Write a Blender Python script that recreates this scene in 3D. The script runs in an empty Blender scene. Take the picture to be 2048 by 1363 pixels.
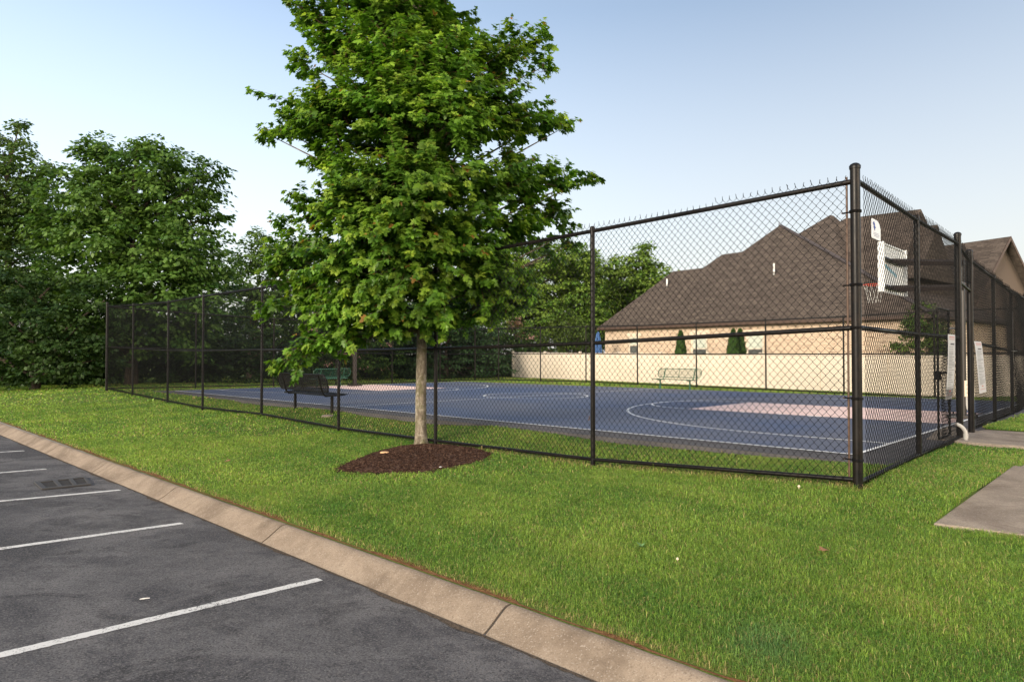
import bpy, bmesh, math, random
import numpy as np
from mathutils import Vector, Matrix

random.seed(7)
RNG = np.random.default_rng(7)
R = math.radians
SC = bpy.context.scene
COL = SC.collection

# ------------------------------------------------------------------ camera
PITCH = R(1.06)
F = 1325.0                      # focal length in photograph pixels (2048 wide)
cam_d = bpy.data.cameras.new('camera')
cam_d.sensor_width = 36.0
cam_d.lens = 36.0 * F / 2048.0
cam_d.clip_start = 0.05
cam_d.clip_end = 3000.0
cam = bpy.data.objects.new('camera', cam_d)
cam.location = (0, 0, 0)
cam.rotation_euler = (math.pi / 2 + PITCH, 0, 0)
COL.objects.link(cam)
SC.camera = cam

# ------------------------------------------------------------------ light
SUN_EL, SUN_AZ = R(19.0), R(226.0)          # azimuth clockwise from +Y
S = Vector((math.sin(SUN_AZ) * math.cos(SUN_EL), math.cos(SUN_AZ) * math.cos(SUN_EL), math.sin(SUN_EL)))
w = bpy.data.worlds.new('World')
SC.world = w
w.use_nodes = True
nt = w.node_tree
nt.nodes.clear()
sky = nt.nodes.new('ShaderNodeTexSky')
sky.sky_type = 'NISHITA'
sky.sun_disc = False
sky.sun_elevation = SUN_EL
sky.sun_rotation = 2 * math.pi - SUN_AZ
sky.altitude = 100
sky.air_density = 1.0
sky.dust_density = 2.5
sky.ozone_density = 0.3
bg = nt.nodes.new('ShaderNodeBackground')
bg.inputs['Strength'].default_value = 0.15
wo = nt.nodes.new('ShaderNodeOutputWorld')
hs = nt.nodes.new('ShaderNodeHueSaturation')
hs.inputs['Saturation'].default_value = 0.86
hs.inputs['Value'].default_value = 0.60
nt.links.new(sky.outputs[0], hs.inputs['Color'])
wc = nt.nodes.new('ShaderNodeTexCoord')
wx = nt.nodes.new('ShaderNodeSeparateXYZ')
nt.links.new(wc.outputs['Generated'], wx.inputs[0])
wr = nt.nodes.new('ShaderNodeValToRGB')           # thin summer haze, thicker towards the horizon
wr.color_ramp.elements[0].position = 0.0; wr.color_ramp.elements[0].color = (0.82, 0.82, 0.82, 1)
wr.color_ramp.elements[1].position = 0.46; wr.color_ramp.elements[1].color = (0.0, 0.0, 0.0, 1)
nt.links.new(wx.outputs[2], wr.inputs[0])
wm = nt.nodes.new('ShaderNodeMix'); wm.data_type = 'RGBA'
nt.links.new(wr.outputs[0], wm.inputs[0])
nt.links.new(hs.outputs[0], wm.inputs[6])
wm.inputs[7].default_value = (2.02, 1.96, 1.89, 1)
nt.links.new(wm.outputs[2], bg.inputs['Color'])
nt.links.new(bg.outputs[0], wo.inputs['Surface'])
sun_d = bpy.data.lights.new('sun', 'SUN')
sun_d.energy = 2.2
sun_d.angle = R(24)
sun_d.color = (1.0, 0.87, 0.69)
sun = bpy.data.objects.new('sun', sun_d)
sun.rotation_euler = S.to_track_quat('Z', 'Y').to_euler()
COL.objects.link(sun)

SC.view_settings.view_transform = 'Standard'
SC.view_settings.look = 'None'
SC.view_settings.gamma = 1.0
SC.view_settings.exposure = 1.68
SC.cycles.max_bounces = 6
SC.cycles.diffuse_bounces = 3
SC.cycles.glossy_bounces = 2
SC.cycles.transmission_bounces = 3
SC.cycles.transparent_max_bounces = 4

# ------------------------------------------------------------------ pixel -> place
CP, SP = math.cos(PITCH), math.sin(PITCH)

def ray(x, y):
    a = (x - 1024.0) / F
    b = (681.5 - y) / F
    Y = CP - b * SP
    return Vector((a / Y, 1.0, (SP + b * CP) / Y))

def at(x, y, D):
    return ray(x, y) * D

def on_line(x, y, P, d):
    """where the ray of a pixel meets the vertical plane through P along d -> (distance along d, point)"""
    r = ray(x, y)
    # P + u d = t r
    det = -d[0] * r[1] + d[1] * r[0]
    u = (P[0] * r[1] - P[1] * r[0]) / -det * -1.0
    t = (P[0] + u * d[0]) / r[0] if abs(r[0]) > 1e-6 else (P[1] + u * d[1]) / r[1]
    return u, r * t

def on_plane(x, y, z0, zx=0.0, zy=0.0):
    r = ray(x, y)
    t = z0 / (r[2] - zx * r[0] - zy * r[1])
    return r * t

# ------------------------------------------------------------------ frames
FC = np.array((3.66, 7.0))                   # fence corner nearest the camera
FD = np.array((-0.7133, 0.7009))             # along the front fence, to the left
SD = np.array((0.6858, 0.7278))              # along the side fence, away
K0 = np.array((-0.19, 4.64))                 # kerb toe
KD = np.array((-0.729, 0.685))
KN = np.array((0.685, 0.729))
KW = 0.33
def lot_z(X, Y):
    return -1.78 - 0.0373 * X - 0.04196 * Y
CN = np.array((4.62, 8.99))                  # near right corner of the court lines
CU = np.array((-0.7133, 0.7009))
CV = np.array((0.7009, 0.7133))
CL, CWD = 25.6, 15.24
def court_z(X, Y):
    return -(1.29 + 0.009 * Y)
def cuv(u, v):
    p = CN + CU * u + CV * v
    return p

FRONT = [(1716, 975), (1186, 930), (871, 890), (677, 863), (523, 834), (405, 820), (335, 806), (265, 791), (213, 780)]
FRONT_TOP = [362, 462, 520, 552, 575, 592, 604, 610, 613]
front_posts = []
for (x, y), yt in zip(FRONT, FRONT_TOP):
    u, p = on_line(x, y, FC, FD)
    z1 = ray(x, yt)[2] * p.y
    front_posts.append((u, p.z, z1))
FL = FC + FD * front_posts[-1][0]            # far end of the front fence
SIDE = [(1716, 975, 362), (1838, 917, 440), (1920, 880, 487), (1943, 862, 520), (1990, 843, 556), (2025, 829, 585)]
side_posts = []
for x, y, yt in SIDE:
    u, p = on_line(x, y, FC, SD)
    side_posts.append((max(u, 0), p.z, ray(x, yt)[2] * p.y))
side_posts[0] = (0, front_posts[0][1], front_posts[0][2])
for k in range(1, 5):
    side_posts.append((side_posts[5][0] + 2.9 * k, -1.42 - 0.03 * k, 1.48 - 0.02 * k))
LEFT = [(391, 776, 627), (547, 772, 637), (672, 770, 645), (784, 768, 651), (880, 764, 655), (950, 761, 659)]
left_posts = [(0, front_posts[-1][1], front_posts[-1][2])]
for x, y, yt in LEFT:
    u, p = on_line(x, y, FL, SD)
    left_posts.append((u, p.z, ray(x, yt)[2] * p.y))
BL = FL + SD * left_posts[-1][0]
BR = np.array((13.8, 27.5))
BD = (BR - BL) / np.linalg.norm(BR - BL)
FARP = [(997, 761, 657), (1081, 763, 655), (1172, 765, 653), (1275, 770, 651), (1393, 775, 646), (1532, 781, 640), (1688, 789, 633), (1870, 797, 622)]
far_posts = [(0, left_posts[-1][1], left_posts[-1][2])]
for x, y, yt in FARP:
    u, p = on_line(x, y, BL, BD)
    far_posts.append((u, p.z, ray(x, yt)[2] * p.y))
VL = at(1026, 754, 48.0)
VD = np.array((16.05, -16.0)); VD /= np.linalg.norm(VD)

# ------------------------------------------------------------------ terrain height (thin plate spline through measured points)
ctrl = []
for s in (-30, -14, -7, -3, 0, 3, 7, 12, 18, 26, 40, 60):
    p = K0 + KD * s + KN * KW
    ctrl.append((p[0], p[1], -1.825 + (0 if s < 20 else -0.02)))
for u, z0, z1 in front_posts:
    p = FC + FD * u; ctrl.append((p[0], p[1], z0))
for u, z0, z1 in side_posts[1:]:
    p = FC + SD * u; ctrl.append((p[0], p[1], z0 + 0.01))
for u, z0, z1 in left_posts[1:]:
    p = FL + SD * u; ctrl.append((p[0], p[1], z0))
for u, z0, z1 in far_posts[1:]:
    p = BL + BD * u; ctrl.append((p[0], p[1], z0))
for u, v in [(a, b) for a in (-0.8, 6, 12.8, 19.5, 26.4) for b in (-0.85, 4, 11, 16.1)]:
    p = cuv(u, v); ctrl.append((p[0], p[1], court_z(*p) - 0.03))
for k in range(-1, 6):
    p = VL.xy + Vector(VD) * (k * 6.0); ctrl.append((p[0], p[1], -1.74 - 0.035 * max(k, 0)))
for X, Y in ((-60, 60), (0, 90), (60, 60), (80, 20), (-60, 20), (40, 0), (-90, 120), (120, 100), (0, 200), (200, 200), (-200, 200), (-200, 60), (200, 0)):
    ctrl.append((X, Y, -1.85))
ctrl = np.array(ctrl)
def _tps_k(d2):
    return 0.5 * d2 * np.log(d2 + 1e-9)
_n = len(ctrl)
_A = np.zeros((_n + 3, _n + 3))
_d2 = ((ctrl[:, None, :2] - ctrl[None, :, :2]) ** 2).sum(-1)
_A[:_n, :_n] = _tps_k(_d2) + np.eye(_n) * 0.4
_A[:_n, _n] = 1; _A[:_n, _n + 1:] = ctrl[:, :2]
_A[_n, :_n] = 1; _A[_n + 1:, :_n] = ctrl[:, :2].T
_W = np.linalg.solve(_A, np.concatenate([ctrl[:, 2], np.zeros(3)]))
def ground(X, Y):
    X = np.atleast_1d(np.asarray(X, float)); Y = np.atleast_1d(np.asarray(Y, float))
    out = np.empty(X.shape)
    flat, fx, fy = out.reshape(-1), X.reshape(-1), Y.reshape(-1)
    for i in range(0, flat.size, 40000):
        x, y = fx[i:i + 40000], fy[i:i + 40000]
        d2 = (x[:, None] - ctrl[None, :, 0]) ** 2 + (y[:, None] - ctrl[None, :, 1]) ** 2
        z = _tps_k(d2) @ _W[:_n] + _W[_n] + x * _W[_n + 1] + y * _W[_n + 2]
        r = np.hypot(x, y)
        k = np.clip((r - 70) / 60, 0, 1)
        z = z * (1 - k) - 1.85 * k
        t = (x - K0[0]) * KN[0] + (y - K0[1]) * KN[1] - KW
        b = np.clip(t / 0.5, 0, 1)
        z = np.where(t < 0.5, (-1.83) * (1 - b) + z * b, z)
        z += 0.012 * np.sin(x * 2.1 + 0.7 * np.sin(y * 1.3)) * np.sin(y * 1.7 + 1.0) * b
        u = (x - CN[0]) * CU[0] + (y - CN[1]) * CU[1]
        v = (x - CN[0]) * CV[0] + (y - CN[1]) * CV[1]
        inside = (u > -0.55) & (u < CL + 0.55) & (v > -0.6) & (v < CWD + 0.5)
        z = np.where(inside, -(1.29 + 0.009 * y) - 0.05, z)
        flat[i:i + 40000] = z
    return out
CARVE = []
def slab_z(pts, x, y):
    p0, p1, p3 = pts[0], pts[1], pts[3]
    n_ = (p1 - p0).cross(p3 - p0)
    return p0.z - (n_.x * (x - p0.x) + n_.y * (y - p0.y)) / n_.z
def gz(x, y):
    return float(ground(x, y)[0])
def on_ground(x, y, lift=0.0):
    r = ray(x, y)
    t = -1.6 / r[2]
    for _ in range(30):
        t = 0.5 * t + 0.5 * (gz(r[0] * t, r[1] * t) / r[2])
    return Vector((r[0] * t, r[1] * t, gz(r[0] * t, r[1] * t) + lift))

pa, pb = on_ground(1867, 1053), on_ground(2026, 936)
pe = on_ground(2048, 1076)
ddir = (pb - pa).normalized()
edir = (pe - pa).normalized(); edir.z *= 0.3
pb2 = pb + ddir * 0.02 + edir * 0.06
ga, gb = on_ground(1926, 889), on_ground(1944, 862)
od = Vector((0.72, -0.69, 0)).normalized()
ga = ga - od * 0.5; gb = gb - od * 0.5
PATHS = [('path', [pa, pa + edir * 1.6, pb + edir * 1.6, pb], 0.035),
         ('path_slab', [pb2, pb2 + edir * 1.6, pb2 + ddir * 2.6 + edir * 1.6, pb2 + ddir * 2.6], 0.015),
         ('gate_path', [ga, ga + od * 6.2, gb + od * 6.2, gb], 0.05)]
_ground0 = ground
def pmask(X, Y, poly):
    inside = np.zeros(np.shape(X), bool); n = len(poly)
    for i in range(n):
        x0, y0 = poly[i][:2]; x1, y1 = poly[(i + 1) % n][:2]
        inside ^= ((y0 > Y) != (y1 > Y)) & (X < (x1 - x0) * (Y - y0) / (y1 - y0 + 1e-12) + x0)
    return inside
def ground(X, Y):
    X = np.atleast_1d(np.asarray(X, float)); Y = np.atleast_1d(np.asarray(Y, float))
    z = _ground0(X, Y)
    for _, pts, h in PATHS:
        z = np.where(pmask(X, Y, pts), np.minimum(z, slab_z(pts, X, Y) - 0.03), z)
    return z

# ------------------------------------------------------------------ materials
def mat(name, color=(0.5, 0.5, 0.5), rough=0.6, spec=0.4, metal=0.0):
    m = bpy.data.materials.new(name)
    m.use_nodes = True
    b = m.node_tree.nodes['Principled BSDF']
    b.inputs['Base Color'].default_value = (*color, 1)
    b.inputs['Roughness'].default_value = rough
    b.inputs['Specular IOR Level'].default_value = spec
    b.inputs['Metallic'].default_value = metal
    return m
class NT:
    def __init__(s, m):
        s.m = m; s.t = m.node_tree; s.b = s.t.nodes['Principled BSDF']
        s.out = s.t.nodes['Material Output']
        s.co = s.t.nodes.new('ShaderNodeTexCoord').outputs['Object']
    def n(s, typ, **kw):
        nd = s.t.nodes.new(typ)
        for k, v in kw.items():
            if k in nd.inputs: s.set(nd.inputs[k], v)
            else: setattr(nd, k, v)
        return nd
    def set(s, inp, v):
        if isinstance(v, bpy.types.NodeSocket): s.t.links.new(v, inp)
        else:
            if isinstance(v, tuple) and len(v) == 3 and inp.type == 'RGBA': v = (*v, 1)
            inp.default_value = v
    def noise(s, scale, detail=4, rough=0.55, co=None, dist=0.0):
        return s.n('ShaderNodeTexNoise', Vector=co or s.co, Scale=scale, Detail=detail, Roughness=rough, Distortion=dist).outputs['Fac']
    def ramp(s, fac, stops):
        r = s.t.nodes.new('ShaderNodeValToRGB')
        el = r.color_ramp.elements
        while len(el) < len(stops): el.new(0.5)
        for e, (p, c) in zip(el, stops):
            e.position = p
            e.color = (*c, 1) if isinstance(c, tuple) else (c, c, c, 1)
        s.t.links.new(fac, r.inputs[0])
        return r.outputs[0]
    def mix(s, fac, a, b, mode='MIX'):
        x = s.t.nodes.new('ShaderNodeMix'); x.data_type = 'RGBA'; x.blend_type = mode
        s.set(x.inputs[0], fac); s.set(x.inputs[6], a); s.set(x.inputs[7], b)
        return x.outputs[2]
    def math(s, op, a, b=0.0):
        x = s.t.nodes.new('ShaderNodeMath'); x.operation = op
        s.set(x.inputs[0], a); s.set(x.inputs[1], b)
        return x.outputs[0]
    def bump(s, h, dist=0.005, strength=1.0):
        x = s.n('ShaderNodeBump', Height=h, Distance=dist, Strength=strength)
        s.t.links.new(x.outputs[0], s.b.inputs['Normal'])
    def base(s, c): s.set(s.b.inputs['Base Color'], c)
    def rough(s, c): s.set(s.b.inputs['Roughness'], c)

M = {}
# asphalt
m = M['asphalt'] = mat('asphalt', rough=0.85, spec=0.35); k = NT(m)
big = k.noise(0.55, 5, 0.6, dist=0.6); mid = k.noise(2.2, 5, 0.65); fine = k.noise(140, 3, 0.7)
vor = k.n('ShaderNodeTexVoronoi', Vector=k.co, Scale=110.0).outputs['Color']
vsep = k.n('ShaderNodeSeparateColor', Color=vor).outputs[0]
c = k.ramp(big, [(0.38, (0.040, 0.039, 0.044)), (0.50, (0.094, 0.091, 0.096)), (0.62, (0.142, 0.136, 0.138))])
c = k.mix(k.ramp(mid, [(0.40, 0.75), (0.50, 0.0)]), c, (0.040, 0.039, 0.046))
c = k.mix(k.ramp(k.noise(1.1, 6, 0.72, dist=1.2), [(0.53, 0.0), (0.60, 0.85)]), c, (0.030, 0.029, 0.033))
c = k.mix(k.ramp(k.noise(0.75, 6, 0.7, dist=0.8), [(0.53, 0.0), (0.66, 0.7)]), c, (0.165, 0.158, 0.160))
c = k.mix(k.ramp(k.noise(75, 3, 0.8), [(0.42, 0.55), (0.5, 0.0)]), c, (0.030, 0.029, 0.031))
c = k.mix(k.ramp(k.noise(68, 3, 0.8), [(0.52, 0.0), (0.62, 0.5)]), c, (0.20, 0.19, 0.188))
c = k.mix(k.ramp(vsep, [(0.0, 0.75), (0.25, 0.0)]), c, (0.018, 0.018, 0.020))
c = k.mix(k.ramp(vsep, [(0.84, 0.0), (0.99, 0.55)]), c, (0.21, 0.195, 0.185))
k.base(c); k.bump(k.math('ADD', vsep, fine), 0.006, 0.9)
# worn paint on asphalt
m = M['paint'] = mat('worn_white_paint', rough=0.75); k = NT(m)
chip = k.math('ADD', k.math('MULTIPLY', k.noise(60, 4, 0.75), 0.7), k.math('MULTIPLY', k.noise(5, 3), 0.3))
k.base(k.mix(k.ramp(chip, [(0.41, 1.0), (0.46, 0.0)]), (0.62, 0.61, 0.59), (0.06, 0.06, 0.062)))
k.bump(k.noise(140), 0.003)
# kerb concrete
def concrete(name, a, b, dark, sc=1.0):
    m = mat(name, rough=0.9, spec=0.25); k = NT(m)
    n1 = k.noise(3.0 * sc, 6, 0.65); n2 = k.noise(90, 3, 0.7)
    vc = k.n('ShaderNodeSeparateColor', Color=k.n('ShaderNodeTexVoronoi', Vector=k.co, Scale=120.0).outputs['Color']).outputs[0]
    c = k.ramp(n1, [(0.3, a), (0.7, b)])
    c = k.mix(k.ramp(k.noise(0.8, 5, 0.7, dist=1.0), [(0.48, 0.0), (0.66, 0.7)]), c, dark)
    c = k.mix(k.ramp(vc, [(0.0, 0.5), (0.22, 0.0)]), c, dark)
    c = k.mix(k.ramp(vc, [(0.86, 0.0), (0.98, 0.5)]), c, (0.36, 0.31, 0.26))
    k.base(c); k.bump(k.math('ADD', n2, vc), 0.004, 0.8)
    return m
M['kerb'] = concrete('kerb_concrete', (0.195, 0.150, 0.112), (0.295, 0.235, 0.178), (0.105, 0.078, 0.056))
M['walk'] = concrete('path_concrete', (0.19, 0.155, 0.122), (0.32, 0.265, 0.210), (0.12, 0.09, 0.068), 0.9)
M['joint'] = mat('joint_filler', (0.05, 0.042, 0.035), 0.95)
# soil and turf base
m = M['turf'] = mat('turf_soil', rough=1.0, spec=0.1); k = NT(m)
n1 = k.noise(1.3, 5, 0.6); n2 = k.noise(30, 4, 0.7)
c = k.ramp(n1, [(0.3, (0.085, 0.135, 0.026)), (0.7, (0.13, 0.175, 0.038))])
c = k.mix(k.ramp(n2, [(0.45, 0.0), (0.75, 0.7)]), c, (0.085, 0.062, 0.030))
k.base(c); k.bump(n2, 0.02)
m = M['soil'] = mat('bare_soil', rough=1.0, spec=0.1); k = NT(m)
k.base(k.ramp(k.noise(14, 5, 0.7), [(0.3, (0.09, 0.040, 0.018)), (0.7, (0.22, 0.115, 0.055))])); k.bump(k.noise(45, 4), 0.015)
m = M['grit'] = mat('gutter_grit', rough=1.0, spec=0.1); k = NT(m)
k.base(k.ramp(k.noise(60, 4, 0.8), [(0.35, (0.030, 0.026, 0.023)), (0.65, (0.15, 0.115, 0.085))])); k.bump(k.noise(90, 3), 0.008)
m = M['mulch'] = mat('mulch', rough=1.0, spec=0.15); k = NT(m)
k.base(k.ramp(k.noise(26, 5, 0.7), [(0.3, (0.014, 0.007, 0.005)), (0.5, (0.044, 0.021, 0.014)), (0.66, (0.15, 0.093, 0.066))])); k.bump(k.noise(60, 4), 0.03)
# court
m = M['court_blue'] = mat('court_blue_paint', rough=0.62, spec=0.45); k = NT(m)
c = k.ramp(k.noise(0.20, 4, 0.6, dist=0.4), [(0.36, (0.040, 0.070, 0.150)), (0.60, (0.092, 0.100, 0.132))])
c = k.mix(k.ramp(k.noise(0.9, 5, 0.7), [(0.45, 0.0), (0.8, 0.5)]), c, (0.060, 0.066, 0.105))
strk = k.n('ShaderNodeMapping', Vector=k.co, Scale=(1.0, 9.0, 1.0), Rotation=(0, 0, R(44))).outputs[0]
c = k.mix(k.ramp(k.noise(1.6, 4, 0.7, co=strk), [(0.45, 0.0), (0.75, 0.35)]), c, (0.125, 0.125, 0.155))
k.base(c); k.bump(k.noise(300), 0.001)
m = M['court_pink'] = mat('court_pink_paint', rough=0.7, spec=0.3); k = NT(m)
c = k.ramp(k.noise(1.2, 5, 0.7), [(0.3, (0.70, 0.49, 0.43)), (0.7, (0.80, 0.60, 0.54))])
k.base(k.mix(k.ramp(k.noise(0.7, 6, 0.75, dist=0.8), [(0.5, 0.0), (0.7, 0.5)]), c, (0.48, 0.36, 0.33)))
m = M['court_apron'] = mat('court_dark_apron', rough=0.8, spec=0.3); k = NT(m)
k.base(k.ramp(k.noise(1.2, 5, 0.7), [(0.3, (0.055, 0.052, 0.055)), (0.7, (0.095, 0.088, 0.088))]))
m = M['court_line'] = mat('court_white_line', (0.78, 0.78, 0.77), 0.6)
# metals, plastics
m = M['black'] = mat('black_coated_steel', (0.006, 0.0055, 0.0055), 0.38, 0.22); k = NT(m)
k.base(k.ramp(k.noise(9, 5, 0.7), [(0.4, (0.004, 0.0037, 0.0037)), (0.8, (0.014, 0.009, 0.007))]))
k.rough(k.ramp(k.noise(4, 4), [(0.3, 0.28), (0.7, 0.5)]))
M['wire'] = mat('black_vinyl_wire', (0.004, 0.004, 0.0045), 0.5, 0.15)
M['bar'] = mat('rusty_tension_bar', (0.085, 0.045, 0.027), 0.55, 0.4)
M['bolt'] = mat('galvanised_bolt', (0.5, 0.5, 0.5), 0.35, 0.5, 0.8)
M['white_sign'] = mat('white_sign_sheet', (0.78, 0.79, 0.82), 0.4)
M['grey_sign'] = mat('weathered_rules_sheet', (0.46, 0.46, 0.475), 0.45)
M['ink'] = mat('sign_dark_ink', (0.06, 0.06, 0.075), 0.6)
M['red_ink'] = mat('sign_red_ink', (0.45, 0.10, 0.09), 0.6)
M['blue_ink'] = mat('sign_blue_ink', (0.045, 0.075, 0.30), 0.5)
M['pale_ink'] = mat('sign_pale_ink', (0.45, 0.48, 0.58), 0.5)
M['green'] = mat('green_coated_steel', (0.015, 0.085, 0.045), 0.45, 0.5)
M['board'] = mat('backboard_white', (0.78, 0.80, 0.80), 0.35)
M['board_blue'] = mat('backboard_blue_mark', (0.20, 0.42, 0.52), 0.4)
M['rim'] = mat('red_rim', (0.50, 0.06, 0.03), 0.45)
M['net'] = mat('net_cord', (0.42, 0.41, 0.39), 0.9)
M['pole'] = mat('hoop_pole_steel', (0.028, 0.022, 0.019), 0.45)
M['pvc'] = mat('grey_pvc', (0.42, 0.40, 0.37), 0.5)
M['cream_box'] = mat('cream_box', (0.66, 0.55, 0.42), 0.55)
m = M['vinyl'] = mat('cream_vinyl', (0.66, 0.53, 0.40), 0.45, 0.4); k = NT(m)
k.base(k.ramp(k.noise(0.6, 4), [(0.3, (0.66, 0.565, 0.455)), (0.7, (0.73, 0.635, 0.52))]))
M['grate'] = mat('cast_iron_grate', (0.05, 0.046, 0.044), 0.6, 0.5)
M['pit'] = mat('drain_pit', (0.012, 0.012, 0.013), 0.9)
M['blue_cloth'] = mat('blue_canvas', (0.055, 0.13, 0.30), 0.8)
M['fascia'] = mat('brown_gutter', (0.072, 0.043, 0.031), 0.45)
M['frame_white'] = mat('window_frame_cream', (0.66, 0.56, 0.44), 0.5)
M['blind'] = mat('pale_blind', (0.50, 0.53, 0.45), 0.6)
M['glass'] = mat('dark_window_glass', (0.10, 0.105, 0.10), 0.08, 0.6)
M['vent'] = mat('white_vent_pipe', (0.75, 0.74, 0.72), 0.5)
M['mushroom'] = mat('pale_mushroom', (0.52, 0.43, 0.31), 0.8)
M['dead_leaf'] = mat('dead_leaf', (0.20, 0.105, 0.05), 0.8)
M['weed'] = mat('weed_leaf', (0.10, 0.19, 0.065), 0.8)
M['paper'] = mat('white_litter', (0.50, 0.49, 0.48), 0.8)
M['chip'] = mat('pale_wood_chip', (0.50, 0.31, 0.17), 0.9)
# brick
m = M['brick'] = mat('cream_brick', rough=0.9, spec=0.2); k = NT(m)
sx = k.n('ShaderNodeSeparateXYZ', Vector=k.co)
uu = k.math('ADD', sx.outputs[0], sx.outputs[1])
vec = k.n('ShaderNodeCombineXYZ', X=uu, Y=sx.outputs[2]).outputs[0]
br = k.n('ShaderNodeTexBrick', Vector=vec, Scale=1.0, Color1=(0.56, 0.42, 0.30), Color2=(0.46, 0.34, 0.24), Mortar=(0.54, 0.455, 0.36))
br.inputs['Mortar Size'].default_value = 0.010; br.inputs['Brick Width'].default_value = 0.24; br.inputs['Row Height'].default_value = 0.08; br.inputs['Bias'].default_value = -0.15
br2 = k.n('ShaderNodeTexBrick', Vector=vec, Scale=1.0, Color1=(0.0, 0.0, 0.0), Color2=(1.0, 1.0, 1.0), Mortar=(0.0, 0.0, 0.0))
br2.inputs['Mortar Size'].default_value = 0.010; br2.inputs['Brick Width'].default_value = 0.24; br2.inputs['Row Height'].default_value = 0.08
wide = k.n('ShaderNodeMapping', Vector=vec, Scale=(1.6, 4.2, 1.0)).outputs[0]
pk = k.math('MULTIPLY', k.ramp(br2.outputs[0], [(0.35, 0.0), (0.5, 1.0)]), k.ramp(k.noise(1.0, 3, 0.7, co=wide), [(0.53, 0.0), (0.61, 0.9)]))
k.base(k.mix(pk, br.outputs[0], (0.20, 0.12, 0.075)))
# stone
m = M['stone'] = mat('pale_stone', rough=0.9, spec=0.2); k = NT(m)
k.base(k.ramp(k.n('ShaderNodeSeparateColor', Color=k.n('ShaderNodeTexVoronoi', Vector=k.co, Scale=5.0).outputs['Color']).outputs[0], [(0.1, (0.22, 0.19, 0.17)), (0.9, (0.48, 0.44, 0.40))]))
M['siding'] = mat('brown_siding', (0.115, 0.085, 0.068), 0.8)
# shingles
m = M['shingle'] = mat('brown_shingle', rough=0.95, spec=0.15); k = NT(m)
sx = k.n('ShaderNodeSeparateXYZ', Vector=k.co)
uu = k.math('ADD', sx.outputs[0], k.math('MULTIPLY', sx.outputs[1], 0.2))
vec = k.n('ShaderNodeCombineXYZ', X=uu, Y=k.math('MULTIPLY', sx.outputs[2], 1.414)).outputs[0]
br = k.n('ShaderNodeTexBrick', Vector=vec, Scale=1.0, Color1=(0.050, 0.040, 0.034), Color2=(0.100, 0.080, 0.067), Mortar=(0.045, 0.036, 0.031))
br.inputs['Mortar Size'].default_value = 0.012; br.inputs['Brick Width'].default_value = 0.42; br.inputs['Row Height'].default_value = 0.16; br.inputs['Mortar Smooth'].default_value = 0.6
c = k.mix(k.ramp(k.noise(2.6, 4, 0.75), [(0.42, 0.0), (0.66, 0.7)]), br.outputs[0], (0.044, 0.035, 0.030))
c = k.mix(k.ramp(k.noise(3.7, 4, 0.75), [(0.52, 0.0), (0.70, 0.5)]), c, (0.125, 0.100, 0.082))
k.base(c); k.bump(br.outputs['Fac'], 0.02, -0.6)
M['ridge'] = mat('dark_ridge_flashing', (0.055, 0.045, 0.045), 0.7)
# foliage: colour per leaf from the 'tint' attribute
def leafmat(name, trans=0.3, rough=0.5, gain=1.6):
    m = mat(name, rough=rough, spec=0.2); k = NT(m)
    a = k.t.nodes.new('ShaderNodeAttribute'); a.attribute_name = 'tint'
    k.base(a.outputs['Color'])
    tr = k.t.nodes.new('ShaderNodeBsdfTranslucent')
    k.t.links.new(k.mix(1.0, a.outputs['Color'], (gain, gain * 1.05, gain * 0.55), 'MULTIPLY'), tr.inputs['Color'])
    mx = k.t.nodes.new('ShaderNodeMixShader'); mx.inputs[0].default_value = trans
    k.t.links.new(k.b.outputs[0], mx.inputs[1]); k.t.links.new(tr.outputs[0], mx.inputs[2])
    k.t.links.new(mx.outputs[0], k.out.inputs['Surface'])
    return m
M['leaf'] = leafmat('maple_leaf', 0.34, 0.42)
M['tree_leaf'] = leafmat('tree_leaf', 0.25, 0.5)
M['grass'] = leafmat('grass_blade', 0.35, 0.55, 1.5)
m = M['bark'] = mat('grey_bark', rough=0.95, spec=0.15); k = NT(m)
mp = k.n('ShaderNodeMapping', Vector=k.co, Scale=(1, 1, 0.35)).outputs[0]
c = k.ramp(k.noise(14, 5, 0.7, co=mp), [(0.3, (0.07, 0.055, 0.042)), (0.5, (0.20, 0.165, 0.125)), (0.7, (0.42, 0.37, 0.30))])
c = k.mix(k.ramp(k.noise(5, 5, 0.7), [(0.48, 0.0), (0.62, 0.75)]), c, (0.12, 0.115, 0.055))
c = k.mix(k.ramp(k.noise(7, 4, 0.6, dist=1.5), [(0.55, 0.0), (0.68, 0.6)]), c, (0.46, 0.42, 0.36))
k.base(c); k.bump(k.noise(40, 5, 0.7, co=mp), 0.04)
m = M['dark_bark'] = mat('dark_bark', rough=0.95, spec=0.1); k = NT(m)
k.base(k.ramp(k.noise(9, 4), [(0.3, (0.035, 0.027, 0.021)), (0.7, (0.085, 0.068, 0.054))]))
M['twig'] = mat('twig', (0.10, 0.045, 0.028), 0.8)

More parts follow.
